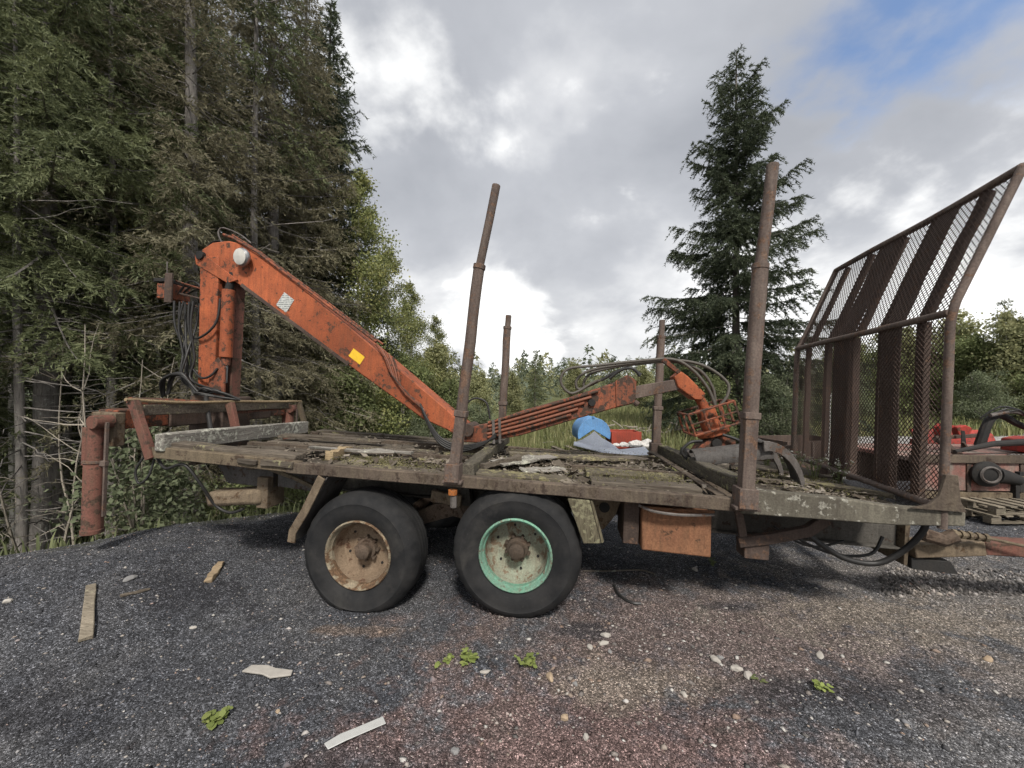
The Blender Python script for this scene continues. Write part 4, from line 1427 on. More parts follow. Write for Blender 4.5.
# ---- wheels
def wheel(u, v0, w, flat, rim, lip, dish, out=-1, turn=0.0, label=None):
    """out=-1: the dished side faces the viewer"""
    we = bpy.data.objects.new('wheel', None)
    link(we, TR)
    we.location = (u, v0, w)
    we.rotation_euler = (0, 0, 0 if out < 0 else math.pi)
    if label:
        we['label'] = label
    RT = 0.545

    def squash(p):
        rr_ = math.hypot(p.x, p.z)
        if 0.505 < rr_ < 0.5425:
            k = int(math.atan2(p.z, p.x) / (2 * math.pi) * 96 + 96.5) % 3
            if k == 0:
                p.x *= 0.986
                p.z *= 0.986
        zf = -RT + flat
        if p.z < zf:
            over = zf - p.z
            p.z = zf - 0.004 * math.sin(p.x * 9)
            p.y += (-1 if p.y < 0.19 else 1) * over * 0.55
            p.x *= 1 + over * 0.5
        elif p.z < zf + 0.16 and flat > 0.03:
            k = 1 - (p.z - zf) / 0.16
            p.y += (-1 if p.y < 0.19 else 1) * 0.022 * k
        return p
    prof = [(0.300, 0.05), (0.306, 0.022), (0.33, 0.008), (0.365, -0.006), (0.415, -0.014), (0.45, -0.011), (0.457, -0.014), (0.478, -0.005), (0.51, 0.018), (0.529, 0.044), (0.540, 0.072)]
    for g in (0.105, 0.16, 0.215, 0.27):
        prof += [(0.544, g - 0.012), (0.545, g - 0.005), (0.533, g - 0.004), (0.533, g + 0.004), (0.545, g + 0.005)]
    prof += [(0.540, 0.308), (0.529, 0.336), (0.51, 0.362), (0.478, 0.384), (0.415, 0.392), (0.33, 0.37), (0.300, 0.33)]
    MB().lathe(prof, (0, 0, 0), (0, 1, 0), 96, func=squash, closed=True).build('tyre', 'rubber', we, 0, 32)
    MB().lathe([(0.300, 0.05), (0.309, 0.020), (0.306, 0.008), (0.298, 0.003), (0.289, 0.008), (0.283, 0.024), (0.276, 0.05), (0.268, 0.055), (0.264, 0.085)], (0, 0, 0), (0, 1, 0), 48, caps=False).build('rim_lip', lip, we, 0, 50)
    d = MB().lathe([(0.264, 0.085), (0.260, 0.11), (0.252, 0.16), (0.236, 0.198), (0.20, 0.212), (0.155, 0.218), (0.115, 0.205), (0.0, 0.205)], (0, 0, 0), (0, 1, 0), 48, caps=False)
    d.build('rim', dish, we, 0, 30)
    h = MB().lathe([(0.0, 0.075), (0.052, 0.078), (0.066, 0.088), (0.07, 0.15), (0.092, 0.158), (0.098, 0.2)], (0, 0, 0), (0, 1, 0), 20)
    for k in range(8):
        a = k * math.pi / 4 + turn
        h.lathe([(0.0, 0.128), (0.014, 0.128), (0.016, 0.17)], (math.cos(a) * 0.105, 0.035, math.sin(a) * 0.105), (0, 1, 0), 6)
    h.build('hub', 'hub_grease', we, 0, 35)
    for k in range(6):
        a = k * math.pi / 3 + 0.3 + turn
        MB().lathe([(0.0, 0.0), (0.011, 0.0), (0.012, 0.012)], (math.cos(a) * 0.19, 0.2055, math.sin(a) * 0.19), (0, 1, 0), 10).build('hand_hole', 'black_plate', we, 0)
    return we


wheel(-1.43, 0.0, 0.365, 0.075, 'rim_rust', 'rim_lip', 'rim_rust', label='rear wheel with half flat tyre and rusty tan rim')
wheel(-0.04, -0.01, 0.515, 0.02, 'mint_dish', 'mint', 'mint_dish', turn=0.4, label='front wheel with mint green rim')
wheel(-1.415, 2.34, 0.42, 0.03, 'rim_rust', 'rim_lip', 'rim_rust', out=1)
wheel(-0.045, 2.34, 0.50, 0.012, 'rim_rust', 'rim_lip', 'rim_rust', out=1)
for u, w in ((-1.415, 0.40), (-0.045, 0.505)):
    part(MB().tube([(u, 0.15, w), (u, 2.2, w)], 0.06, 12), 'axle', 'hub_grease', 0)
for v in (0.55, 1.78):
    mb = MB().prism([(-1.55, 0.44), (-1.3, 0.40), (-0.74, 0.60), (-0.15, 0.50), (0.08, 0.56), (0.08, 0.62), (-0.15, 0.60), (-0.6, 0.74), (-0.86, 0.74), (-1.3, 0.52), (-1.55, 0.54)], v, v + 0.07)
    part(mb, 'bogie_beam', 'hub_grease', 0.008)
    part(MB().prism([(-0.92, 0.72), (-0.55, 0.72), (-0.6, 0.985), (-0.87, 0.985)], v - 0.02, v + 0.10), 'bogie_bracket', 'chassis', 0.006)
part(MB().beam((-0.92, 0.42, 0.83), (-0.62, 0.42, 0.80), 0.05, 0.11, seg=2, jit=0.004, rng=rg), 'spring_shackle', 'tan_metal', 0.01)
part(MB().tube([(-0.64, 0.40, 0.74), (-0.6, 0.40, 0.66), (-0.53, 0.4, 0.63)], 0.03, 8), 'brake_chamber', 'hub_grease', 0)

# ---- mudguards
def strip(pts, wd, v0, v1):
    """plate following pts in the u-w plane, thickness wd"""
    up_, lo = [], []
    for i, (u, w) in enumerate(pts):
        a = pts[max(i - 1, 0)]
        b2 = pts[min(i + 1, len(pts) - 1)]
        d = Vector((b2[0] - a[0], b2[1] - a[1])).normalized()
        nrm = Vector((-d.y, d.x)) * wd / 2
        up_.append((u + nrm.x, w + nrm.y))
        lo.append((u - nrm.x, w - nrm.y))
    return MB().prism(lo + up_[::-1], v0, v1)


part(strip([(-1.78, 1.035), (-1.93, 0.72), (-2.04, 0.53), (-2.05, 0.43)], 0.075, -0.02, 0.0), 'mudguard_bracket', 'tan_metal', 0.006)
part(strip([(-1.74, 1.035), (-1.90, 0.72), (-2.01, 0.53), (-2.02, 0.45)], 0.012, 0.003, 0.42), 'mudguard', 'dark_steel', 0.003)
part(MB().prism([(0.365, 1.025), (0.54, 1.025), (0.645, 0.69), (0.505, 0.675)], -0.01, 0.02), 'mudguard', 'wood_lichen', 0.008, label='mudguard plate crusted with yellow lichen')
part(MB().prism([(0.545, 1.02), (0.565, 1.02), (0.668, 0.70), (0.648, 0.69)], 0.0, 0.42), 'mudguard', 'wood_lichen', 0.004)
mb = MB().prism([(0.56, 0.98), (0.86, 0.98), (0.80, 0.80), (0.70, 0.66), (0.63, 0.66)], 0.40, 0.43)
part(mb, 'spring_hanger', 'tan_metal', 0.006)
part(MB().lathe([(0.0, 0.0), (0.045, 0.0), (0.05, 0.012)], (0.70, 0.392, 0.86), (0, 1, 0), 14), 'spring_hanger_hole', 'black_plate', 0)

# ---- toolbox under the deck
tb = MB().add([(0.975, 0.15, 0.955), (1.515, 0.15, 0.965), (1.525, 0.15, 0.60), (0.985, 0.15, 0.607), (0.975, 0.58, 0.955), (1.515, 0.58, 0.965), (1.525, 0.58, 0.60), (0.985, 0.58, 0.607)],
              [(0, 3, 2, 1), (4, 5, 6, 7), (0, 1, 5, 4), (1, 2, 6, 5), (2, 3, 7, 6), (3, 0, 4, 7)])
TB = part(tb, 'toolbox', 'box_orange', 0.014, label='faded orange steel toolbox under the deck')
MB().beam((0.97, 0.139, 0.962), (1.53, 0.139, 0.972), 0.02, 0.025, seg=4, jit=0.003, rng=rg).build('lid', 'box_orange', TB, 0.005)
part(MB().box((0.84, 0.20, 0.63), (0.968, 0.55, 0.985)), 'toolbox_bracket', 'rust_dark', 0.008)
part(MB().tube([(0.93, 0.06, 1.0), (1.05, 0.05, 0.965), (1.25, 0.05, 0.955), (1.5, 0.06, 0.975)], 0.012, 6, 4), 'cable', 'bare_steel', 0)

# ---- brackets and hoses under the front
part(strip([(1.76, 1.0), (1.80, 0.82), (1.83, 0.69)], 0.06, 0.28, 0.31), 'stay', 'rust_dark', 0.005)
part(strip([(1.78, 0.70), (2.05, 0.76), (2.30, 0.84), (2.43, 0.95)], 0.085, 0.27, 0.33), 'stay', 'rust_dark', 0.006)
part(MB().box((1.83, 0.29, 0.57), (2.02, 0.45, 0.70)), 'stay_foot', 'rust_dark', 0.006)
part(MB().tube([(2.3, 0.35, 0.83), (2.42, 0.32, 0.73), (2.6, 0.3, 0.64), (2.8, 0.28, 0.64), (2.93, 0.22, 0.78), (2.99, 0.15, 0.95), (2.99, 0.12, 1.05)], 0.022, 10, 6), 'air_hose', 'hose', 0, smooth=60)
part(MB().tube([(2.2, 0.45, 0.80), (2.38, 0.42, 0.69), (2.62, 0.42, 0.625), (2.85, 0.42, 0.66), (2.95, 0.45, 0.8)], 0.012, 8, 6), 'air_hose', 'hose', 0, smooth=60)
part(MB().tube([(2.15, 0.5, 0.79), (2.33, 0.5, 0.68), (2.5, 0.5, 0.65), (2.7, 0.5, 0.72)], 0.010, 8, 6), 'air_hose', 'hose', 0, smooth=60)
# ---- drawbar
part(MB().prism([(3.245, 0.52), (3.275, 0.515), (3.285, 0.95), (3.245, 0.95)], 0.62, 1.7), 'front_plate', 'rail_tan', 0.004)
part(MB().beam((3.29, 0.66, 0.655), (3.80, 0.66, 0.735), 0.18, 0.115, seg=3, jit=0.003, rng=rg), 'drawbar', 'tan_metal', 0.01)
part(MB().beam((3.802, 0.66, 0.735), (5.6, 0.66, 0.80), 0.17, 0.11, seg=5, jit=0.002, rng=rg), 'drawbar', 'red_worn', 0.01)
part(MB().lathe([(0.05, -0.02), (0.09, -0.025), (0.09, 0.025), (0.05, 0.02)], (5.68, 0.66, 0.80), (0, 0, 1), 18, closed=True), 'tow_eye', 'bare_steel', 0)
part(MB().prism([(3.29, 0.50), (3.64, 0.49), (3.58, 0.592), (3.29, 0.594)], 0.6, 0.78), 'drawbar_plate', 'black_plate', 0.006)
part(MB().tube([(3.29, 0.52, 0.83), (3.42, 0.5, 0.80), (3.5, 0.49, 0.85)], 0.055, 9), 'coupling_valve', 'hub_grease', 0.004)
mb = MB().tube([(3.5, 0.5, 0.86), (3.72, 0.5, 0.85)], 0.022, 8)
for k in range(5):
    mb.lathe([(0.0, -0.012), (0.034, -0.014), (0.034, 0.014), (0.0, 0.012)], (3.5 + k * 0.055, 0.5, 0.86 - 0.003 * k), (1, 0.0, -0.05), 8)
mb.tube([(3.72, 0.5, 0.85), (4.05, 0.48, 0.80)], 0.012, 8)
part(mb, 'brake_spindle', 'rail_tan', 0)

# ---- rear underside
part(MB().beam((-3.16, 0.30, 0.655), (-2.56, 0.30, 0.735), 0.22, 0.15, seg=3, jit=0.004, rng=rg), 'under_run_bar', 'tan_metal', 0.04)
part(MB().prism([(-2.62, 0.62), (-2.50, 0.62), (-2.50, 0.92), (-2.62, 0.92)], 0.22, 0.45), 'under_run_bracket', 'tan_metal', 0.006)
part(MB().prism([(-3.0, 0.82), (-2.5, 0.80), (-2.5, 1.02), (-3.15, 1.02)], 0.28, 0.62), 'rear_box', 'dark_steel', 0.01)
part(MB().prism([(-2.46, 0.82), (-1.95, 0.80), (-1.95, 0.98), (-2.46, 1.03)], 0.3, 0.34), 'skirt_plate', 'dark_steel', 0.005)
part(strip([(-2.5, 1.02), (-2.2, 0.94), (-1.98, 0.86)], 0.035, 0.2, 0.23), 'stay', 'rail_tan', 0.004)
part(MB().tube([(-3.62, 0.1, 1.08), (-3.45, 0.05, 0.98), (-3.25, 0.05, 1.03), (-3.12, 0.1, 0.85), (-3.05, 0.2, 0.62), (-2.9, 0.22, 0.55), (-2.75, 0.22, 0.60)], 0.014, 8, 6), 'air_hose', 'hose', 0, smooth=60)
part(MB().tube([(-3.66, 0.02, 1.08), (-3.72, 0.0, 0.95), (-3.68, 0.0, 0.83), (-3.6, 0.02, 0.9), (-3.58, 0.05, 1.06)], 0.010, 8, 6), 'air_hose', 'hose', 0, smooth=60)

# ================================================================== the loader crane
CO = (-4.2, 1.2, 0.55)
CR = frame_root('loader_crane', (CO[0], CO[1] + 0.15, CO[2]), 'worn orange hydraulic loader crane folded down over the trailer deck', 'crane')


def cmb():
    return MB(CO)


def cpart(mb, name, mat, bevel=0.006, parent=None, smooth=35, label=None):
    return mb.build(name, mat, parent or CR, bevel, smooth, label)


# base frame and stabiliser
cpart(cmb().box((-4.42, 0.98, 0.86), (-3.94, 1.42, 1.62)), 'base_frame', 'rust_dark', 0.015)
cpart(cmb().box((-4.36, -0.02, 1.30), (-4.14, 0.50, 1.50)), 'stabiliser_beam', 'orange_worn', 0.012)
cpart(cmb().box((-4.38, 0.502, 1.28), (-4.12, 2.0, 1.52)), 'stabiliser_housing', 'rust_dark', 0.012)
cpart(cmb().box((-4.36, 2.002, 1.30), (-4.14, 2.32, 1.50)), 'stabiliser_beam', 'orange_worn', 0.012)
cpart(cmb().box((-4.30, -0.12, 1.15), (-4.02, -0.024, 1.48)), 'stabiliser_head', 'tan_metal', 0.01)
for v, nm in ((-0.20, None), (2.40, None)):
    leg = cpart(cmb().tube([(-4.12, v, 0.36), (-4.12, v, 1.02)], 0.078, 16), 'stabiliser_leg', 'red_worn', 0.006)
    cmb().tube([(-4.12, v, 1.0), (-4.12, v, 1.38)], 0.062, 14).build('inner_tube', 'red_worn', leg, 0.004)
    cmb().tube([(-4.20, v, 0.98), (-4.20, v, 1.34)], 0.045, 10).build('side_tube', 'red_worn', leg, 0.004)
    cmb().lathe([(0.0, 0), (0.085, 0), (0.085, 0.04), (0.0, 0.04)], (-4.12, v, 0.33), (0, 0, 1), 16).build('foot', 'red_worn', leg, 0.004)
    cmb().lathe([(0.0, 0), (0.088, 0), (0.088, 0.025), (0.0, 0.025)], (-4.12, v, 1.005), (0, 0, 1), 16).build('collar', 'rust_stake', leg, 0.003)
    cmb().lathe([(0.0, -0.08), (0.065, -0.08), (0.065, 0.08), (0.0, 0.08)], (-4.06, v, 1.40), (0, 1, 0), 14).build('pivot_boss', 'red_worn', leg, 0.006)
    cmb().box((-4.005, v - 0.015, 0.5), (-3.985, v + 0.015, 1.4)).build('guide_bar', 'rust_stake', leg, 0.004)
    cmb().box((-4.06, v - 0.02, 0.98), (-3.98, v + 0.02, 1.03)).build('guide_clip', 'rust_stake', leg, 0.004)
cpart(cmb().tube([(-4.05, 0.02, 1.58), (-3.98, 0.4, 1.56), (-3.95, 0.8, 1.52)], 0.055, 12), 'slew_cylinder', 'orange_worn', 0.005)
# column
COL = cpart(cmb().prism([(-4.36, 1.5), (-4.12, 1.5), (-4.13, 3.40), (-4.40, 3.40)], 1.03, 1.33), 'column', 'orange', 0.012)
cmb().prism([(-4.117, 1.55), (-3.97, 1.62), (-3.95, 3.02), (-4.117, 3.22)], 1.12, 1.27).build('column_web', 'red_worn', COL, 0.01)
cmb().prism([(-4.19, 1.52), (-3.95, 1.52), (-3.955, 2.0), (-4.06, 2.12), (-4.17, 2.02)], 1.005, 1.028).build('column_plate', 'orange_worn', COL, 0.005)
cy = cpart(cmb().tube([(-3.99, 1.05, 2.12), (-3.985, 1.05, 2.98)], 0.072, 18), 'lift_cylinder', 'orange', 0.008)
cmb().tube([(-3.99, 1.05, 2.02), (-3.99, 1.05, 2.12)], 0.05, 14).build('gland', 'orange_worn', cy, 0.004)
cmb().tube([(-3.995, 1.05, 1.80), (-3.99, 1.05, 2.02)], 0.03, 12).build('piston_rod', 'chrome_dull', cy, 0)
cmb().tube([(-3.985, 1.05, 2.98), (-3.96, 1.08, 3.20)], 0.045, 12).build('rod_eye', 'black_plate', cy, 0.004)
cpart(cmb().tube([(-4.05, 1.0, 2.86), (-4.07, 0.99, 2.6), (-4.15, 0.97, 2.45), (-4.3, 0.98, 2.36), (-4.42, 1.02, 2.35)], 0.014, 8, 6), 'hydraulic_hose', 'hose', 0, smooth=60)
cpart(cmb().tube([(-4.05, 1.0, 1.98), (-4.12, 0.97, 1.88), (-4.25, 0.97, 1.85), (-4.4, 1.0, 1.95)], 0.014, 8, 6), 'hydraulic_hose', 'hose', 0, smooth=60)
# main boom
mb = cmb().prism([(-4.43, 3.38), (-4.36, 3.34), (-3.85, 3.055), (-2.966, 2.505), (-2.25, 2.045), (-1.655, 1.68), (-1.335, 1.48), (-1.035, 1.37), (-0.92, 1.30), (-0.82, 1.31), (-0.82, 1.45), (-0.95, 1.525), (-1.05, 1.61), (-1.354, 1.835), (-1.88, 2.225), (-2.25, 2.50), (-2.99, 3.025), (-3.529, 3.385), (-3.86, 3.575), (-4.02, 3.605), (-4.24, 3.585), (-4.39, 3.50)], 1.045, 1.325)
BOOM = cpart(mb, 'main_boom', 'orange', 0.014, label='orange main boom sloping down from the column')
cmb().prism([(-4.45, 3.30), (-4.30, 3.22), (-3.98, 3.06), (-3.84, 3.10), (-4.30, 3.40), (-4.47, 3.42)], 1.02, 1.044).build('knuckle_plate', 'orange', BOOM, 0.005)
cmb().lathe([(0, 0), (0.055, 0), (0.055, 0.38), (0, 0.38)], (-4.38, 0.995, 3.41), (0, 1, 0), 14).build('pivot_pin', 'black_plate', BOOM, 0.004)
# thin dark strip along the lower edge
cmb().beam((-3.80, 1.04, 3.045), (-2.30, 1.04, 2.09), 0.012, 0.04, seg=1).build('edge_strip', 'rust_dark', BOOM, 0.002)
# top pipe with clamps
tp = cmb().tube([(-4.10, 1.06, 3.69), (-3.95, 1.04, 3.64), (-3.60, 1.03, 3.46), (-2.5, 1.03, 2.735), (-1.95, 1.03, 2.37)], 0.017, 8)
tp.tube([(-4.02, 1.11, 3.70), (-3.60, 1.10, 3.47), (-2.5, 1.10, 2.75), (-1.9, 1.10, 2.35)], 0.013, 8)
tp.build('boom_pipe', 'orange_worn', BOOM, 0, 60)
cmb().tube([(-4.12, 1.06, 3.58), (-4.20, 1.08, 3.72), (-4.15, 1.1, 3.79), (-3.9, 1.1, 3.70), (-3.72, 1.08, 3.58)], 0.010, 6, 5).build('guard_rail', 'bare_steel', BOOM, 0, 60)
cmb().tube([(-4.15, 1.2, 3.60), (-4.28, 1.2, 3.66), (-4.45, 1.2, 3.62), (-4.5, 1.2, 3.4)], 0.014, 6, 5).build('boom_hose', 'hose', BOOM, 0, 60)
# work lamp and plates
lp = cpart(cmb().lathe([(0, 0.0), (0.06, 0.002), (0.1, 0.012), (0.112, 0.03), (0.112, 0.05), (0.085, 0.09), (0.04, 0.12), (0, 0.12)], (-3.73, 0.915, 3.36), (0.12, 1, 0.1), 22), 'work_lamp', 'chrome_dull', 0.002, smooth=30)
cmb().lathe([(0, -0.006), (0.05, -0.004), (0.098, 0.009)], (-3.73, 0.913, 3.36), (0.12, 1, 0.1), 22).build('lens', 'lamp_glass', lp, 0, 60)
d = Vector((2.6, 0, -1.73)).normalized()
nn = Vector((0, 0, 1)) - d * d.z
nn.normalize()


def plate(c, a, b2, name, mat, v=1.0405):
    c = Vector(c)
    vs_ = [c - d * a - nn * b2, c + d * a - nn * b2, c + d * a + nn * b2, c - d * a + nn * b2]
    m2 = cmb().add([(p.x, v, p.z) for p in vs_] + [(p.x, v + 0.003, p.z) for p in vs_], [(0, 1, 2, 3), (7, 6, 5, 4), (0, 4, 5, 1), (1, 5, 6, 2), (2, 6, 7, 3), (3, 7, 4, 0)])
    return m2.build(name, mat, BOOM, 0.0)


plate((-3.18, 0, 2.83), 0.085, 0.095, 'warning_plate', 'white_decal')
plate((-2.20, 0, 2.19), 0.09, 0.055, 'yellow_sticker', 'yellow_decal')
# pipes bending over the boom's near face to the elbow
for k in range(5):
    o = k * 0.045
    pts = [(-1.95 + o * 1.2, 1.03, 2.34 - o * 0.8), (-1.83 + o, 1.015, 2.19 - o), (-1.72 + o * 0.7, 1.01, 1.98 - o * 0.9), (-1.50 + o * 0.5, 1.0, 1.76 - o * 0.5), (-1.36 + o * 0.4, 1.0, 1.66 - o * 0.5)]
    cpart(cmb().tube(pts, 0.0125, 8, 5), 'boom_pipe', 'pipe_brown' if k % 2 else 'orange_worn', 0, smooth=60)
for k in range(4):
    o = k * 0.03
    pts = [(-1.36 + o * 0.4, 1.0, 1.66 - o), (-1.24 + o * 0.3, 0.985, 1.46 - o), (-1.08, 0.98, 1.28 - o * 0.8), (-0.85, 0.98, 1.21 - o * 0.7), (-0.60, 1.0, 1.26 - o * 0.3), (-0.45, 1.0, 1.33 + o * 0.4)]
    cpart(cmb().tube(pts, 0.014, 8, 6), 'hydraulic_hose', 'hose', 0, smooth=60)
cpart(cmb().tube([(-0.95, 1.36, 1.62), (-0.82, 1.38, 1.74), (-0.66, 1.38, 1.70), (-0.60, 1.37, 1.5)], 0.012, 8, 6), 'hydraulic_hose', 'hose', 0, smooth=60)
cpart(cmb().lathe([(0, 0), (0.075, 0), (0.075, 0.36), (0, 0.36)], (-0.79, 1.005, 1.385), (0, 1, 0), 18), 'elbow_pin', 'rust_dark', 0.006)
# outer boom
mb = cmb().prism([(-0.90, 1.24), (-0.64, 1.245), (-0.18, 1.355), (0.37, 1.555), (0.82, 1.71), (1.03, 1.775), (1.048, 1.82), (1.048, 2.0), (0.97, 2.065), (0.80, 1.985), (0.36, 1.815), (-0.19, 1.63), (-0.60, 1.46), (-0.82, 1.40), (-0.92, 1.36)], 1.05, 1.32)
OB = cpart(mb, 'outer_boom', 'orange_worn', 0.012, label='rust streaked outer boom with hydraulic pipes along its side')
for k in range(5):
    f = 0.25 + 0.165 * k
    pp = []
    for uu in (-0.55, -0.18, 0.2, 0.66 - 0.07 * (4 - k)):
        lo_, hi_ = 1.355 + (uu + 0.18) * 0.36, 1.63 + (uu + 0.19) * 0.345
        lo_ = max(lo_, 1.25)
        pp.append((uu, 1.03, lo_ + (hi_ - lo_) * f))
    cmb().tube(pp, 0.017, 8).build('boom_pipe', 'pipe_brown' if k % 2 else 'orange_worn', OB, 0, 60)
for u, w0, w1 in ((-0.40, 1.26, 1.54), (-0.47, 1.25, 1.52)):
    cmb().beam((u, 1.012, w0), (u - 0.02, 1.012, w1), 0.02, 0.03, up=(1, 0, 0)).build('pipe_clamp', 'bare_steel', OB, 0.003)
cmb().prism([(0.86, 1.735), (1.06, 1.79), (1.062, 2.03), (0.97, 2.09), (0.84, 2.02)], 1.035, 1.049).build('end_plate', 'orange_worn', OB, 0.005)
cmb().lathe([(0, 0), (0.04, 0), (0.04, 0.04), (0, 0.04)], (0.60, 1.02, 1.77), (0, 1, 0), 12).build('pipe_port', 'black_plate', OB, 0.003)
cmb().tube([(1.05, 1.04, 1.80), (1.09, 1.03, 1.77)], 0.03, 8).build('stop_block', 'rust_dark', OB, 0)
# extension and tip
EX = cpart(cmb().prism([(1.05, 1.825), (1.575, 1.965), (1.575, 2.085), (1.05, 1.965)], 1.10, 1.27), 'extension', 'rust_stake', 0.008)
TI = cpart(cmb().prism([(1.46, 2.09), (1.50, 1.98), (1.68, 1.85), (1.76, 1.85), (1.785, 1.92), (1.60, 2.10), (1.53, 2.15)], 1.075, 1.295), 'boom_tip', 'orange', 0.012)
cmb().beam((1.34, 1.10, 2.27), (1.53, 1.10, 2.12), 0.05, 0.05, taper=0.8).build('hose_bracket', 'orange_worn', TI, 0.005)
# swivel, rotator and its guard cage
def rot_pts(pts, c, a):
    ca, sa = math.cos(a), math.sin(a)
    return [(c[0] + (p[0]) * ca - p[2] * sa, c[1] + p[1], c[2] + p[0] * sa + p[2] * ca) for p in pts]


RC = (1.85, 1.18, 1.67)
RO = cpart(cmb().tube([(1.74, 1.18, 1.89), (1.80, 1.18, 1.80), (1.83, 1.18, 1.70)], 0.05, 12), 'rotator', 'orange', 0.008)
cmb().tube(rot_pts([(0.0, 0, -0.16), (0.0, 0, 0.1)], RC, 0.36), 0.10, 16).build('rotator_body', 'orange', RO, 0.008)
cmb().tube(rot_pts([(0.0, 0, -0.20), (0.0, 0, -0.135)], RC, 0.36), 0.165, 22).build('rotator_flange', 'orange', RO, 0.008)
cg = cmb()
cs = [(-0.235, -0.2), (0.235, -0.2), (0.235, 0.2), (-0.235, 0.2)]
for zz in (-0.12, 0.11):
    ring = [(x, y, zz) for x, y in cs]
    for i in range(4):
        cg.tube(rot_pts([ring[i], ring[(i + 1) % 4]], RC, 0.36), 0.014, 6)
for x, y in cs + [(-0.08, -0.2), (0.08, -0.2), (0.0, 0.2), (-0.235, 0.0), (0.235, 0.0)]:
    cg.tube(rot_pts([(x, y, -0.12), (x, y, 0.11)], RC, 0.36), 0.012, 6)
cg.tube(rot_pts([(-0.235, -0.2, 0.0), (0.235, -0.2, 0.0)], RC, 0.36), 0.010, 6)
cg.build('guard_cage', 'orange_worn', RO, 0, 50)
# grapple
GR = cpart(cmb().prism([(1.70, 1.27), (1.76, 1.27), (1.90, 1.35), (2.06, 1.29), (2.12, 1.36), (2.10, 1.45), (2.0, 1.49), (1.86, 1.45), (1.76, 1.37)], 1.07, 1.27), 'grapple', 'orange_worn', 0.01, label='timber grapple with wide dark jaws resting on the deck')
cmb().lathe([(0, 0), (0.05, 0), (0.05, 0.26), (0, 0.26)], (1.91, 1.04, 1.40), (0, 1, 0), 14).build('grapple_pin', 'black_plate', GR, 0.004)
cmb().tube([(1.75, 1.17, 1.30), (2.02, 1.17, 1.27)], 0.06, 14).build('grapple_cylinder', 'dark_steel', GR, 0.005)
# jaw: tube-like back plate and two curved tines
def jaw(sv, su, du, name):
    outer, inner = [], []
    return None


bk = cmb()
prof = []
for i in range(13):
    a = R(200 - 165 * i / 12)
    prof.append((math.cos(a) * 0.115, math.sin(a) * 0.115))
nA, nB = Vector((1.62, 0.86, 1.235)), Vector((2.26, 0.74, 1.375))
ax = (nB - nA).normalized()
s1 = Vector((0, 1, 0))
s2 = ax.cross(s1).normalized()
if s2.z < 0:
    s2 = -s2
vs_ = []
for P0 in (nA, nB):
    for rr_ in (1.0, 0.87):
        for (a, b2) in prof:
            vs_.append(P0 + s1 * a * rr_ + s2 * b2 * rr_)
n13 = 13
fs_ = []
for i in range(12):
    fs_.append((i, i + 1, 26 + i + 1, 26 + i))
    fs_.append((13 + i + 1, 13 + i, 39 + i, 39 + i + 1))
    fs_.append((i + 1, i, 13 + i, 13 + i + 1))
    fs_.append((26 + i, 26 + i + 1, 39 + i + 1, 39 + i))
fs_ += [(0, 26, 39, 13), (12, 25, 51, 38)]
bk.add(vs_, fs_).build('jaw_plate', 'dark_steel', GR, 0.004, 50)
for (u0, w0, sc, vv) in ((2.21, 1.50, 1.0, 0.60), (2.26, 1.49, 0.95, 1.02)):
    outr, innr = [], []
    for i in range(11):
        k = i / 10
        a = R(96 - 100 * k)
        cu, cw = u0 - 0.02, w0 - 0.47 * sc
        outr.append((cu + math.cos(a) * 0.34 * sc, cw + math.sin(a) * 0.47 * sc))
        th = 0.085 * (1 - k) ** 0.7 + 0.012
        innr.append((cu + math.cos(a) * (0.34 * sc - th), cw + math.sin(a) * (0.47 * sc - th)))
    cmb().prism(innr[::-1] + outr if False else outr + innr[::-1], vv, vv + 0.03).build('jaw_tine', 'bare_steel', GR, 0.004)
    if vv < 1:
        cmb().prism([(p[0] - 0.004, p[1] - 0.004) for p in outr] + [(p[0] - 0.018, p[1] - 0.018) for p in outr[::-1]], vv + 0.031, vv + 0.20).build('jaw_blade', 'dark_steel', GR, 0.002)
cmb().prism([(1.60, 1.31), (1.66, 1.31), (1.80, 1.14), (1.86, 1.02), (1.80, 1.06), (1.70, 1.16)], 1.0, 1.03).build('jaw_tine', 'bare_steel', GR, 0.004)
cmb().prism([(1.62, 1.31), (1.70, 1.30), (1.74, 1.18), (1.66, 1.14), (1.60, 1.2)], 1.04, 1.3).build('jaw_arm', 'dark_steel', GR, 0.006)
cmb().beam((1.90, 1.08, 1.33), (2.10, 1.08, 1.19), 0.03, 0.05).build('jaw_link', 'rust_dark', GR, 0.004)
cmb().beam((1.97, 1.08, 1.36), (2.18, 1.08, 1.22), 0.03, 0.04).build('jaw_link', 'bare_steel', GR, 0.004)
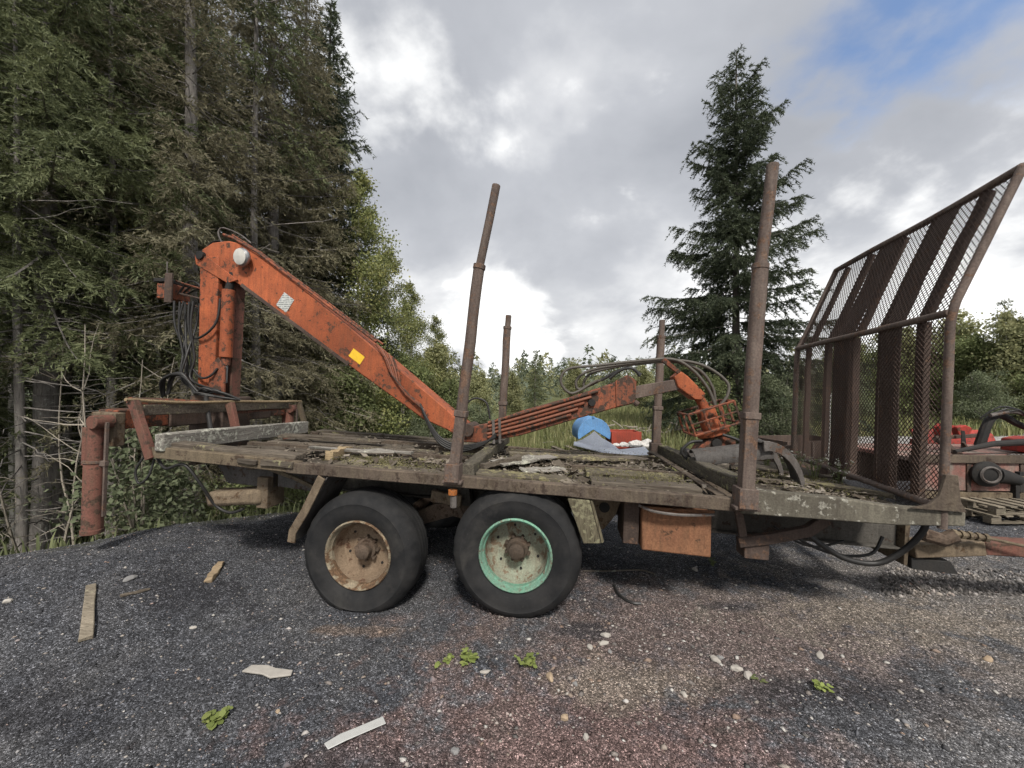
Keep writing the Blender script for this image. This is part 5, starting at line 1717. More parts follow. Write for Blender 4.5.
# hoses at the tip
hs = [
    ([(0.60, 1.12, 1.99), (0.38, 1.10, 1.86), (0.25, 1.08, 1.98), (0.32, 1.08, 2.13), (0.62, 1.1, 2.18), (1.09, 1.12, 2.25), (1.45, 1.13, 2.28), (1.66, 1.13, 2.17), (1.82, 1.12, 1.98), (1.90, 1.12, 1.80)], 'hose_tan'),
    ([(0.66, 1.18, 2.02), (0.46, 1.2, 1.91), (0.43, 1.2, 2.02), (0.60, 1.2, 2.14), (1.09, 1.18, 2.235), (1.5, 1.18, 2.275), (1.80, 1.18, 2.22), (2.02, 1.16, 2.06), (2.03, 1.14, 1.92), (1.96, 1.14, 1.80)], 'hose_tan'),
    ([(0.72, 1.22, 2.04), (0.52, 1.25, 1.94), (0.56, 1.26, 2.08), (0.80, 1.26, 2.17), (1.2, 1.24, 2.24), (1.52, 1.22, 2.26), (1.76, 1.2, 2.17), (1.90, 1.2, 1.98), (1.93, 1.2, 1.80)], 'hose_tan'),
    ([(0.78, 1.1, 2.04), (0.9, 1.08, 2.14), (1.02, 1.06, 2.16), (1.1, 1.06, 2.08)], 'hose'),
    ([(0.70, 1.16, 2.02), (0.85, 1.14, 2.12), (1.0, 1.12, 2.17), (1.12, 1.12, 2.10)], 'hose'),
    ([(1.75, 1.02, 1.42), (1.63, 1.0, 1.40), (1.55, 1.0, 1.30), (1.62, 1.0, 1.22), (1.72, 1.02, 1.26)], 'hose'),
    ([(1.95, 1.02, 1.50), (2.1, 1.0, 1.45), (2.14, 1.0, 1.36), (2.05, 1.02, 1.32)], 'hose')]
for pts, mt in hs:
    cpart(cmb().tube(pts, 0.016, 8, 6), 'hydraulic_hose', mt, 0, smooth=60)
# valve block on its bracket behind the column, with the hose bundle
VB = cpart(cmb().box((-5.02, 1.02, 2.86), (-4.82, 1.30, 3.06)), 'valve_block', 'orange_worn', 0.012)
cmb().box((-4.87, 0.99, 2.80), (-4.76, 1.015, 3.18)).build('shield_plate', 'rust_dark', VB, 0.005)
cmb().box((-5.05, 1.0, 3.07), (-4.85, 1.3, 3.12)).build('valve_cover', 'black_plate', VB, 0.008)
cmb().tube([(-4.96, 1.1, 3.1), (-4.97, 1.1, 3.36)], 0.007, 6).build('lever', 'bare_steel', VB, 0)
for k, (w0, w1) in enumerate(((3.10, 2.98), (2.95, 2.86), (2.84, 2.74), (3.02, 3.10))):
    cmb().tube([(-4.80, 1.08 + 0.04 * k, w0), (-4.36, 1.1 + 0.03 * k, w1)], 0.012, 6).build('bracket_rod', 'rust_dark' if k % 2 else 'orange_worn', VB, 0, 60)
for k in range(3):
    cmb().tube([(-4.80, 1.12 + .05 * k, 2.95), (-4.62, 1.1 + .05 * k, 3.10 - .04 * k), (-4.45, 1.1 + .05 * k, 3.04), (-4.36, 1.12, 2.86)], 0.013, 6, 5).build('valve_hose', 'hose', VB, 0, 60)
for k in range(9):
    o = rg.uniform(-0.05, 0.05)
    a = rg.uniform(-0.08, 0.08)
    pts = [(-4.72 + k * 0.035, 1.0 + 0.04 * (k % 4), 2.82), (-4.70 + k * 0.032 + o, 0.98 + 0.04 * (k % 4), 2.5), (-4.56 + k * 0.02 + o, 1.0 + a, 2.1), (-4.48 + o + k * 0.012, 0.95 + a, 1.82), (-4.3 + k * 0.05, 0.90 + a, 1.66 + 0.02 * (k % 3))]
    cpart(cmb().tube(pts, 0.013, 8, 6), 'hydraulic_hose', 'hose', 0, smooth=60)
for k in range(6):
    o = rg.uniform(-0.06, 0.06)
    pts = [(-4.62 + o, 0.86, 1.62 + o * 0.5), (-4.50 + o, 0.80 + o, 1.86 + o), (-4.28 + o, 0.80, 1.84 - o), (-4.12 + o, 0.82, 1.66), (-3.92 + o * 2, 0.80 + o, 1.63 + 0.02 * k), (-3.70 + o, 0.95, 1.60)]
    cpart(cmb().tube(pts, 0.014, 8, 6), 'hydraulic_hose', 'hose', 0, smooth=60)
cpart(cmb().tube([(-4.0, 0.82, 1.64), (-3.9, 0.72, 1.58), (-3.72, 0.6, 1.35), (-3.58, 0.5, 1.2)], 0.024, 8, 6), 'hydraulic_hose', 'hose', 0, smooth=60)

# ================================================================== loose things on the deck
def loose(mb, name, mat, label, cat, bevel=0.004, group=None):
    """a single-mesh thing lying on the trailer, built in trailer coordinates"""
    c = sum((Vector(p) for p in mb.v), Vector()) / len(mb.v)
    c.z = min(p.z for p in mb.v)
    mb.off = c
    o = mb.build(name, mat, None, bevel)
    o.location = T(*c)
    o.rotation_euler = ROT.to_euler()
    return tag(o, label, cat, group)


def splinter(p0, p1, w, h, mat, name, label, cat='board', jit=0.014):
    mb = MB().beam(p0, p1, w, h, seg=6, jit=jit, rng=rg, taper=rg.uniform(0.6, 1.0))
    return loose(mb, name, mat, label, cat)


splinter((-0.30, 0.45, 1.17), (0.20, 0.95, 1.20), 0.22, 0.02, 'wood_grey', 'broken_board', 'broken grey board lying askew just right of the rear near stake')
splinter((-0.42, 0.30, 1.16), (-0.1, 0.62, 1.22), 0.07, 0.05, 'wood_deck', 'broken_board', 'short rotten timber end propped beside the rear near stake')
splinter((-0.25, 0.9, 1.20), (1.0, 1.25, 1.15), 0.10, 0.04, 'wood_moss', 'broken_board', 'long mossy batten lying on the middle of the deck')
splinter((-0.05, 0.35, 1.15), (0.35, 0.5, 1.15), 0.14, 0.018, 'wood_grey', 'broken_board', 'flat flake of pale rotten board in the deck litter')
splinter((0.1, 1.25, 1.14), (1.3, 1.55, 1.14), 0.14, 0.03, 'wood_deck', 'broken_board', 'dark plank lying towards the far side rail')
splinter((2.42, 1.0, 1.12), (3.02, 0.45, 1.13), 0.08, 0.05, 'wood_moss', 'broken_board', 'mossy batten lying in front of the headboard foot')
splinter((2.1, 0.9, 1.115), (2.95, 0.75, 1.115), 0.12, 0.03, 'wood_deck', 'broken_board', 'dark board lying below the grapple tine')
splinter((2.15, 1.45, 1.12), (3.05, 1.25, 1.12), 0.13, 0.035, 'wood_deck', 'broken_board', 'rotten board lying behind the grapple jaw')
splinter((-2.0, 0.42, 1.13), (-2.02, 0.8, 1.14), 0.10, 0.09, 'wood_tan', 'timber_block', 'short tan timber block on the deck near the rear', 'timber')
splinter((-2.35, 0.62, 1.17), (-1.25, 0.70, 1.17), 0.09, 0.03, 'wood_grey', 'loose_batten', 'pale batten lying along the deck behind the tan block')
splinter((-3.2, 1.25, 1.17), (-1.9, 1.35, 1.17), 0.13, 0.035, 'wood_deck', 'loose_batten', 'grey plank lying on the rear deck below the boom')


def litter():
    rng = np.random.default_rng(9)
    n = 6500
    cl = np.array([(-0.95, 0.45, 0.22), (-0.75, 0.6, 0.2), (0.1, 0.55, 0.25), (-0.1, 0.9, 0.3), (0.9, 0.5, 0.3), (0.5, 1.2, 0.5), (2.5, 1.0, 0.4), (2.7, 0.5, 0.3), (-1.6, 0.4, 0.4), (-2.8, 0.4, 0.4), (0.5, 0.2, 0.25), (1.2, 1.2, 0.4), (-1.8, 1.4, 0.8)])
    k = rng.integers(0, len(cl), n)
    u = cl[k, 0] + rng.normal(0, 1, n) * cl[k, 2]
    v = cl[k, 1] + rng.normal(0, 0.5, n) * cl[k, 2]
    ok = (u > -3.3) & (u < 2.95) & (v > 0.09) & (v < 2.25)
    u, v = u[ok], v[ok]
    n = len(u)
    w = 1.105 + np.abs(rng.normal(0, 0.014, n)) + np.where((u > -0.6) & (u < 0.4) & (v < 1.1), 0.02, 0)
    s = 0.0075 * np.exp(rng.normal(0, 0.65, n))
    a = unit(rng.normal(0, 1, (n, 3)) * np.array([1, 1, 0.35]))
    b_ = unit(np.cross(a, np.array([0, 0, 1.0]) + rng.normal(0, 0.4, (n, 3))))
    ln = (s * rng.uniform(1, 3.2, n))[:, None]
    P = np.stack([u, v, w], 1)
    V = np.stack([P - a * ln, P + b_ * s[:, None], P + a * ln, P - b_ * s[:, None] + np.array([0, 0, 0.003])], 1)
    M3 = np.array([AU, AV, AW])
    V = V.reshape(-1, 3) @ M3 + np.array(ORG)
    me = np_mesh('bark_litter', V, np.arange(n * 4), np.full(n, 4), 'litter')
    o = bpy.data.objects.new('bark_litter', me)
    link(o)
    tag(o, 'bark flakes and wood crumbs littering the trailer deck', 'litter', kind='stuff')
    # moss cushions
    n = 9000
    cl = np.array([(-1.35, 0.38, 0.28), (-1.6, 0.5, 0.25), (-1.1, 0.35, 0.2), (0.0, 0.2, 0.25), (1.0, 0.4, 0.25), (0.0, 0.85, 0.3), (2.6, 1.1, 0.3), (2.9, 0.6, 0.25), (0.8, 1.7, 0.6), (2.3, 0.95, 0.3)])
    k = rng.integers(0, len(cl), n)
    u = cl[k, 0] + rng.normal(0, 1, n) * cl[k, 2]
    v = cl[k, 1] + rng.normal(0, 0.42, n) * cl[k, 2]
    ok = (u > -3.3) & (u < 2.95) & (v > 0.09) & (v < 2.25)
    u, v = u[ok], v[ok]
    n = len(u)
    P = np.stack([u, v, np.where((u > 0.5) & (u < 1.42) & (v < 0.66), 1.155, 1.112) + np.abs(rng.normal(0, 0.006, n))], 1)
    A = rng.normal(0, 0.007, (n, 3))
    B = rng.normal(0, 0.007, (n, 3)) + np.array([0, 0, 0.008])
    V = np.stack([P, P + A, P + B], 1).reshape(-1, 3) @ M3 + np.array(ORG)
    me = np_mesh('deck_moss', V, np.arange(n * 3), np.full(n, 3), 'moss')
    o = bpy.data.objects.new('deck_moss', me)
    link(o)
    tag(o, 'yellow green moss growing on the rotten deck planks', 'moss', kind='stuff')


litter()


def weed(loc, h, n, leaf, mat, label, seed, flowers=False, spread=0.12, flat=False, name='weed'):
    rng = np.random.default_rng(seed)
    root = empty(name, loc, 0, label, 'plant')
    mb = MB()
    V = []
    FV = []
    for k in range(n):
        az = rng.random() * 6.283
        r = rng.uniform(0.1, 1) * spread
        hh = h * rng.uniform(0.5, 1)
        p0 = np.array([math.cos(az) * r * 0.25, math.sin(az) * r * 0.25, -0.005])
        p1 = np.array([math.cos(az) * r, math.sin(az) * r, hh])
        pm = (p0 + p1) / 2 + np.array([0, 0, 0.15 * hh])
        mb.tube([tuple(p0), tuple(pm), tuple(p1)], [0.0025, 0.002, 0.0012], 4, 3, caps=False)
        for j in range(rng.integers(3, 6)):
            t = rng.uniform(0.35, 1)
            c = p0 * (1 - t) + p1 * t + np.array([0, 0, 0.1 * hh])
            d = unit(np.array([rng.normal(), rng.normal(), 0.25]))
            s = unit(np.cross(d, np.array([0, 0, 1.0])))
            L = leaf * rng.uniform(0.35, 1.4)
            dz = np.array([0, 0, -0.25 * L])
            V.append(np.array([c, c + d * L * 0.3 + s * L * 0.36, c + d * L * 0.75 + s * L * 0.3 + dz * 0.5, c + d * L + dz, c + d * L * 0.75 - s * L * 0.3 + dz * 0.5, c + d * L * 0.3 - s * L * 0.36]))
        if flowers:
            for j in range(4):
                q = p1 + rng.normal(0, 0.012, 3)
                A = rng.normal(0, 0.010, (2, 3))
                FV.append(np.array([q, q + A[0], q + A[1]]))
    mb.build('stem', 'leaf_green', root, 0)
    V = np.array(V)
    me = np_mesh('leaves', V.reshape(-1, 3), np.arange(len(V) * 6), np.full(len(V), 6), mat)
    link(bpy.data.objects.new('leaves', me), root)
    if flowers:
        V = np.array(FV)
        me = np_mesh('flower_heads', V.reshape(-1, 3), np.arange(len(V) * 3), np.full(len(V), 3), 'flower')
        link(bpy.data.objects.new('flower_heads', me), root)
    return root


def gp(px, py):
    """where the line of sight through a pixel meets the ground"""
    y = 1.88 * 385 / (py - 390)
    for _ in range(30):
        x = (px - 512) / 385 * y
        y = (CAM_H - float(hgt(x, y))) * 385 / (py - 390)
    return Vector((x, y, float(hgt(x, y))))


weed(gp(216, 722), 0.05, 12, 0.042, 'leaf_bright', 'small bright green weed left of the pale plastic strip', 1, spread=0.07)
weed(gp(468, 662), 0.06, 14, 0.036, 'leaf_bright', 'bright green weed in front of the mint rimmed wheel', 2, spread=0.10)
weed(gp(445, 663), 0.03, 5, 0.035, 'leaf_bright', 'small weed just left of the weed before the mint wheel', 7, spread=0.06)
weed(gp(528, 666), 0.06, 13, 0.032, 'leaf_bright', 'weed in front of the right edge of the mint rimmed wheel', 3, spread=0.10)
weed(gp(822, 690), 0.03, 8, 0.03, 'leaf_bright', 'flat weed on the gravel below the front platform', 4, spread=0.06)
weed(gp(758, 680), 0.02, 3, 0.04, 'leaf_green', 'tiny weed on the gravel left of the flat weed', 5, spread=0.04)
weed(gp(713, 566), 0.10, 8, 0.03, 'leaf_green', 'weed growing at the right corner of the orange toolbox', 6, spread=0.06)
for i, (u, v) in enumerate([(2.75, 1.5), (2.85, 1.2), (2.92, 0.95), (2.72, 1.85), (2.93, 1.65)]):
    o = weed(T(u, v, 1.10), 0.24, 14, 0.035, 'leaf_green', ['flowering weed at the headboard foot, third from the far side', 'flowering weed at the headboard foot, second nearest', 'flowering weed nearest to the near headboard post', 'flowering weed at the far end of the headboard foot', 'flowering weed at the headboard foot, second from the far side'][i], 20 + i, True, 0.14, name='flowering_weed')
    o['group'] = 'weeds at the headboard foot'


# ================================================================== loose things on the yard
def rock(loc, sx, sy, sz, mat, label, seed, rz=0.0, name='stone', group=None, cat='stone'):
    rng = np.random.default_rng(seed)
    import bmesh
    bm = bmesh.new()
    bmesh.ops.create_icosphere(bm, subdivisions=2, radius=1)
    for v in bm.verts:
        n = 1 + 0.22 * math.sin(v.co.x * 2.3 + seed) * math.cos(v.co.y * 2.9 + seed * 1.7) + rng.normal(0, 0.07)
        v.co *= n
        v.co.x *= sx
        v.co.y *= sy
        v.co.z = max(v.co.z * sz, -sz * 0.55)
    me = bpy.data.meshes.new(name)
    bm.to_mesh(me)
    bm.free()
    me.materials.append(MAT[mat])
    o = bpy.data.objects.new(name, me)
    link(o)
    o.location = (loc[0], loc[1], loc[2] + sz * 0.35)
    o.rotation_euler = (0, 0, rz)
    return tag(o, label, cat, group)


for i, (px, py, sx, sy, sz, mat, lab) in enumerate([
        (565, 719, .030, .026, .022, 'stone_tan', 'round tan stone in the reddish gravel'), (586, 738, .025, .020, .015, 'stone_pale', 'small pale stone below the round tan stone'),
        (684, 695, .034, .022, .014, 'stone_pale', 'oblong pale stone right of the round tan stone'), (606, 636, .045, .030, .02, 'stone_pale', 'pale stone in front of the lichen mudguard'),
        (604, 644, .05, .025, .02, 'stone_pale', 'flat pale stone just below the stone before the mudguard'), (590, 648, .032, .024, .018, 'stone_pale', 'whitish stone left of the two flat pale stones'),
        (715, 660, .045, .03, .02, 'stone_pale', 'pale stone on the gravel below the orange toolbox'), (737, 669, .05, .03, .02, 'stone_pale', 'light stone right of the stone below the toolbox'),
        (748, 676, .055, .03, .018, 'stone_pale', 'flat light stone beside a tiny weed'), (550, 678, .05, .03, .025, 'stone_tan', 'reddish tan stone beside the weed before the mint wheel'),
        (193, 628, .032, .025, .012, 'stone_pale', 'small pale stone left of the flat tyre'), (8, 602, .04, .03, .02, 'stone_pale', 'white stone at the left picture edge'),
        (130, 579, .07, .05, .02, 'stone_grey', 'grey stone above the long weathered plank'), (575, 684, .024, .018, .014, 'stone_grey', 'small grey stone beside the reddish tan stone'),
        (455, 752, .028, .024, .016, 'stone_grey', 'grey stone right of the pale plastic strip'), (820, 656, .06, .025, .012, 'stone_pale', 'long pale stone on the yard right of the light stones'),
        (695, 570, .05, .03, .02, 'stone_pale', 'pale stone below the right corner of the toolbox'), (720, 658, .03, .02, .015, 'stone_grey', 'small grey stone among the light stones'),
        (988, 660, .05, .03, .02, 'stone_tan', 'tan stone at the right picture edge'), (610, 652, .025, .018, .012, 'stone_grey', 'small grey stone below the flat pale stones'),
        (278, 712, .02, .016, .012, 'stone_tan', 'small tan stone right of the bright green weed'), (485, 672, .045, .022, .01, 'stone_pale', 'flat pale flake beside the weed before the mint wheel')]):
    rock(gp(px, py), sx * 0.8, sy * 0.8, sz * 0.9, mat, lab, 50 + i, rz=i * 0.9)


def flat_piece(px_pts, name, mat, label, cat, th=0.012, lift=0.012):
    """a flat thing lying on the ground, outline given on the ground"""
    pts = [gp(*p) for p in px_pts]
    c = sum(pts, Vector()) / len(pts)
    n = len(pts)
    vs_ = [(p.x - c.x, p.y - c.y, p.z - c.z + lift + rg.uniform(-.003, .003)) for p in pts]
    vs_ += [(x, y, z + th) for x, y, z in vs_]
    fs_ = [tuple(range(n - 1, -1, -1)), tuple(range(n, 2 * n))] + [(i, (i + 1) % n, (i + 1) % n + n, i + n) for i in range(n)]
    o = MB().add(vs_, fs_).build(name, mat, None, 0.003)
    o.location = c
    return tag(o, label, cat)


flat_piece([(242, 674), (252, 668), (268, 668), (276, 671), (293, 673), (291, 678), (270, 681), (262, 677)], 'flat_stone', 'stone_pale', 'flat broken pale slab on the dark gravel', 'stone')
flat_piece([(324, 747), (328, 753), (346, 744), (386, 726), (383, 719), (360, 729), (340, 737)], 'plastic_strip', 'plastic_strip', 'pale bent strip lying on the gravel at the bottom', 'strip', 0.006)


def gbeam(pa, pb, w, h, mat, name, label, cat, lift=0.0, jit=0.004):
    a, b_ = gp(*pa), gp(*pb)
    a.z += h / 2 + lift
    b_.z += h / 2 + lift
    c = (a + b_) / 2
    mb = MB().beam(a - c, b_ - c, w, h, seg=6, jit=jit, rng=rg, taper=0.85)
    o = mb.build(name, mat, None, 0.006)
    o.location = c
    return tag(o, label, cat)


gbeam((86, 641), (91, 587), 0.075, 0.03, 'wood_plank', 'plank', 'long weathered plank lying on the gravel at left', 'plank')
gbeam((208, 583), (221, 564), 0.07, 0.035, 'wood_fresh', 'plank', 'short splintered yellowish wood piece behind the plank', 'plank', jit=0.01)
gbeam((120, 597), (150, 590), 0.035, 0.02, 'wood_deck', 'stick', 'dark stick lying beside the grey stone', 'stick')
# dark strap of rubber between the toolbox and the mint wheel
a = [gp(614, 586), gp(620, 597), gp(632, 604), gp(641, 605)]
c = a[1].copy()
mb = MB().tube([p - c + Vector((0, 0, 0.012)) for p in a], 0.014, 6, 4)
o = mb.build('rubber_strap', 'hose', None, 0)
o.location = c
tag(o, 'curled black rubber strap on the ground near the toolbox', 'strap')
a = [gp(583, 572), gp(610, 572), gp(640, 571), gp(655, 575)]
c = a[1].copy()
o = MB().tube([p - c + Vector((0, 0, 0.01)) for p in a], 0.009, 6, 4).build('stick', 'twig_dead', None, 0)
o.location = c
tag(o, 'thin dark stick lying below the toolbox', 'stick')

# coarse crushed stone heap by the drawbar
def heap():
    rng = np.random.default_rng(15)
    n = 2600
    px = rng.uniform(880, 1040, n)
    py = 570 + rng.random(n) * 26
    Y = 1.88 * 385 / (py - 390)
    X = (px - 512) / 385 * Y
    s = 0.010 * np.exp(rng.normal(0, 0.4, n))
    base = np.array([(1, 0, 0), (-1, 0, 0), (0, 1, 0), (0, -1, 0), (0, 0, 1), (0, 0, -1)], float)
    tri = np.array([(0, 2, 4), (2, 1, 4), (1, 3, 4), (3, 0, 4), (2, 0, 5), (1, 2, 5), (3, 1, 5), (0, 3, 5)])
    vv = base[None] * (0.6 + 0.8 * rng.random((n, 6, 1))) + rng.normal(0, 0.2, (n, 6, 3))
    P = vv * s[:, None, None] + np.stack([X, Y, hgt(X, Y) + s * 0.3], 1)[:, None]
    F = (tri[None] + (np.arange(n) * 6)[:, None, None]).reshape(-1)
    me = np_mesh('crushed_stone', P.reshape(-1, 3), F, np.full(n * 8, 3), 'pebble')
    o = bpy.data.objects.new('crushed_stone', me)
    link(o)
    tag(o, 'coarser crushed stone scattered around the drawbar', 'gravel', kind='stuff')


heap()


def strewn():
    rng = np.random.default_rng(21)
    n = 1100
    X = np.concatenate([rng.normal(0.9, 0.9, n // 2), rng.uniform(-4.2, 4.6, n - n // 2)])
    Y = np.concatenate([rng.normal(2.7, 0.5, n // 2), 1.3 + 3.2 * rng.random(n - n // 2)])
    ok = (Y > 1.2) & (np.abs(X) < 1.5 * Y)
    X, Y = X[ok], Y[ok]
    n = len(X)
    s = np.minimum(0.0075 * np.exp(rng.normal(0, 0.45, n)), 0.02)
    base = np.array([(1, 0, 0), (-1, 0, 0), (0, 1, 0), (0, -1, 0), (0, 0, 1), (0, 0, -1), (.7, .7, .3), (-.7, .6, .35), (.6, -.7, .3), (-.7, -.7, .3)], float)
    tri = np.array([(0, 6, 4), (6, 2, 4), (2, 7, 4), (7, 1, 4), (1, 9, 4), (9, 3, 4), (3, 8, 4), (8, 0, 4), (2, 6, 5), (6, 0, 5), (7, 2, 5), (1, 7, 5), (9, 1, 5), (3, 9, 5), (8, 3, 5), (0, 8, 5)])
    vv = base[None] * (0.75 + 0.5 * rng.random((n, 10, 1))) + rng.normal(0, 0.12, (n, 10, 3))
    vv *= np.stack([rng.uniform(0.9, 1.7, n), np.ones(n), rng.uniform(0.3, 0.65, n)], 1)[:, None]
    th = rng.random(n) * 6.283
    c, sn = np.cos(th)[:, None], np.sin(th)[:, None]
    x = vv[:, :, 0] * c - vv[:, :, 1] * sn
    y = vv[:, :, 0] * sn + vv[:, :, 1] * c
    P = np.stack([x, y, vv[:, :, 2]], -1) * s[:, None, None] + np.stack([X, Y, hgt(X, Y) + s * 0.12], 1)[:, None]
    F = (tri[None] + (np.arange(n) * 10)[:, None, None]).reshape(-1)
    me = np_mesh('strewn_stone', P.reshape(-1, 3), F, np.full(n * 16, 3), 'pebble_pale')
    o = bpy.data.objects.new('strewn_stone', me)
    link(o)
    tag(o, 'small pale and tan stones strewn over the yard', 'gravel', kind='stuff')


strewn()

# ================================================================== scrap behind the trailer
def wpart(mb, name, mat, root, bevel=0.008, smooth=35):
    mb.off = root.location.copy()
    return mb.build(name, mat, root, bevel, smooth)


def pallet(loc, rz, label, L=1.2, W=0.8):
    root = empty('pallet', loc, rz, label, 'pallet', 'pallets of the scrap yard')
    for i in range(3):
        y = -W / 2 + 0.07 + i * (W - 0.14) / 2
        MB().box((-L / 2, y - 0.05, 0.0), (L / 2, y + 0.05, 0.02)).build('board', 'wood_plank', root, 0.003)
        for j in range(3):
            x = -L / 2 + 0.07 + j * (L - 0.14) / 2
            MB().box((x - 0.07, y - 0.05, 0.021), (x + 0.07, y + 0.05, 0.10)).build('block', 'wood_plank', root, 0.003)
    for j in range(7):
        x = -L / 2 + 0.05 + j * (L - 0.1) / 6
        MB().box((x - 0.05, -W / 2, 0.101), (x + 0.05, W / 2, 0.122)).build('board', 'wood_plank', root, 0.003)
    return root


# blue drum with a cut mouth, tilted grey sheet, red crate with sacks, all on a stack of pallets
for k in range(5):
    pallet((2.0, 8.3, 0.0 + k * 0.124), 0.12 + 0.03 * k, ['lowest pallet under the blue drum', 'second pallet from the ground under the blue drum', 'middle pallet under the blue drum', 'fourth pallet from the ground under the blue drum', 'topmost pallet under the blue drum'][k], 2.0, 1.3)
dr = empty('plastic_drum', (1.72, 8.2, 0.63), 0, 'bright blue plastic drum with a wedge cut from its mouth', 'drum')
nseg = 30
prof = []
cutp = []
vs_, fs_ = [], []
rad = 0.345
ang = [R(-128 + 360 * i / 40) for i in range(41)]
out = []
for i in range(37):
    a = R(-60 + 300 * i / 36)
    out.append((math.cos(a) * rad, math.sin(a) * rad))
poly = [(x, z) for x, z in out if True]
# wedge up into the centre from below
poly2 = [p for p in poly if not (p[1] < -0.14)] + [(-0.02, 0.10)]
mb = MB().prism([(1.72 + x, 0.95 + z) for x, z in poly2], 8.05, 8.09)
wpart(mb, 'drum_end', 'blue_plastic', dr, 0.008)
vs_, fs_ = [], []
for k, y in enumerate((8.09, 8.85)):
    for x, z in poly2[:-1]:
        vs_.append((1.72 + x, y, 0.95 + z))
n = len(poly2) - 1
fs_ = [(i, i + 1, n + i + 1, n + i) for i in range(n - 1)]
wpart(MB().add(vs_, fs_), 'drum_shell', 'blue_plastic', dr, 0)
wpart(MB().tube([(1.70, 8.06, 1.285), (1.70, 8.06, 1.33)], 0.03, 8), 'bung', 'blue_plastic', dr, 0.003)
sh = empty('metal_sheet', (1.75, 7.75, 0.62), 0, 'dull grey sheet metal apron tilted against the blue drum', 'sheet')
wpart(MB().prism([(1.28, 0.80), (2.2, 0.62), (2.2, 0.66), (2.05, 0.78), (1.84, 0.90), (1.70, 1.03), (1.60, 0.95), (1.45, 0.86)], 7.92, 7.95), 'sheet_front', 'grey_sheet', sh, 0.006)
wpart(MB().add([(1.20, 7.5, 0.82), (2.05, 7.35, 0.62), (2.75, 7.6, 0.62), (2.72, 7.9, 0.72), (2.2, 7.9, 0.66), (1.28, 7.93, 0.82),
                (1.20, 7.5, 0.80), (2.05, 7.35, 0.60), (2.75, 7.6, 0.60), (2.72, 7.9, 0.70), (2.2, 7.9, 0.64), (1.28, 7.93, 0.80)],
               [(0, 1, 2, 3, 4, 5), (11, 10, 9, 8, 7, 6), (0, 6, 7, 1), (1, 7, 8, 2), (2, 8, 9, 3), (3, 9, 10, 4), (4, 10, 11, 5), (5, 11, 6, 0)]), 'sheet_lip', 'grey_sheet', sh, 0)
cr = empty('crate', (2.45, 8.35, 0.63), 0, 'faded red crate behind the white sacks', 'crate')
for (a, b_) in (((2.12, 8.2, 0.63), (2.76, 8.23, 0.99)), ((2.12, 8.66, 0.63), (2.76, 8.69, 0.99)), ((2.12, 8.232, 0.63), (2.15, 8.658, 0.98)), ((2.73, 8.232, 0.63), (2.76, 8.658, 0.98))):
    wpart(MB().box(a, b_), 'side_panel', 'red_crate', cr, 0.006)
wpart(MB().box((2.153, 8.232, 0.632), (2.727, 8.656, 0.66)), 'base_panel', 'red_crate', cr, 0.006)
for i, (x, y, s, lab) in enumerate([(2.17, 8.0, 0.07, 'leftmost small white sack in front of the red crate'), (2.34, 7.98, 0.095, 'second white sack from the left before the red crate'), (2.58, 8.0, 0.15, 'largest white sack in the middle before the red crate'), (2.84, 8.05, 0.19, 'bulky white sack right of the red crate')]):
    rock(Vector((x, y, 0.72 if i < 3 else 0.68)), s * 1.15, s * 0.8, s * 0.6, 'white_sack', lab, 300 + i, name='sack', cat='sack')

# pile of pale cut branches beyond
def branch_pile():
    rng = random.Random(3)
    root = None
    mb = MB()
    c = Vector((4.2, 12.5, 0))
    for k in range(170):
        a = Vector((rng.gauss(0, 0.9), rng.gauss(0, 0.5), abs(rng.gauss(0.1, 0.28)) + 0.05))
        d = Vector((rng.gauss(0, 1), rng.gauss(0, 0.6), rng.gauss(0, 0.25))).normalized() * rng.uniform(0.25, 0.8)
        mb.tube([a, a + d * 0.5 + Vector((0, 0, rng.uniform(-.05, .05))), a + d], [0.03, 0.025, 0.012], 5)
    o = mb.build('branch_pile', 'twig_pale', None, 0)
    o.location = c
    tag(o, 'heap of pale cut branches and offcuts behind the red crate', 'branches', kind='stuff')


branch_pile()

# old flatbed frame and machine scrap at right
fb = empty('flatbed_body', (7.6, 6.4, 0.0), -0.06, 'old flatbed body with faded red and grey side panels at right edge', 'truck bed')


def fbp(mb, name, mat, bevel=0.006):
    return mb.build(name, mat, fb, bevel)


fbp(MB().box((-1.5, -0.6, 0.80), (2.4, 0.9, 0.86)), 'bed_floor', 'faded_panel')
fbp(MB().box((-1.5, -0.66, 0.78), (2.4, -0.602, 0.90)), 'top_rail', 'rail_steel')
for k in range(6):
    u = -1.45 + k * 0.75
    fbp(MB().box((u, -0.64, 0.34), (u + 0.06, -0.58, 0.779)), 'side_post', 'rust_dark')
for k in range(5):
    u = -1.388 + k * 0.75
    fbp(MB().box((u, -0.62, 0.36), (u + 0.685, -0.60, 0.775)), 'side_panel', 'faded_panel', 0.003)
fbp(MB().box((-1.5, -0.65, 0.24), (2.4, -0.55, 0.338)), 'bottom_rail', 'rail_tan')
fbp(MB().box((-1.5, 0.5, 0.24), (2.4, 0.6, 0.799)), 'far_side_wall', 'rail_steel')
fbp(MB().box((-0.30, -0.69, 0.56), (1.2, -0.663, 0.60)), 'panel_strip', 'rail_tan')
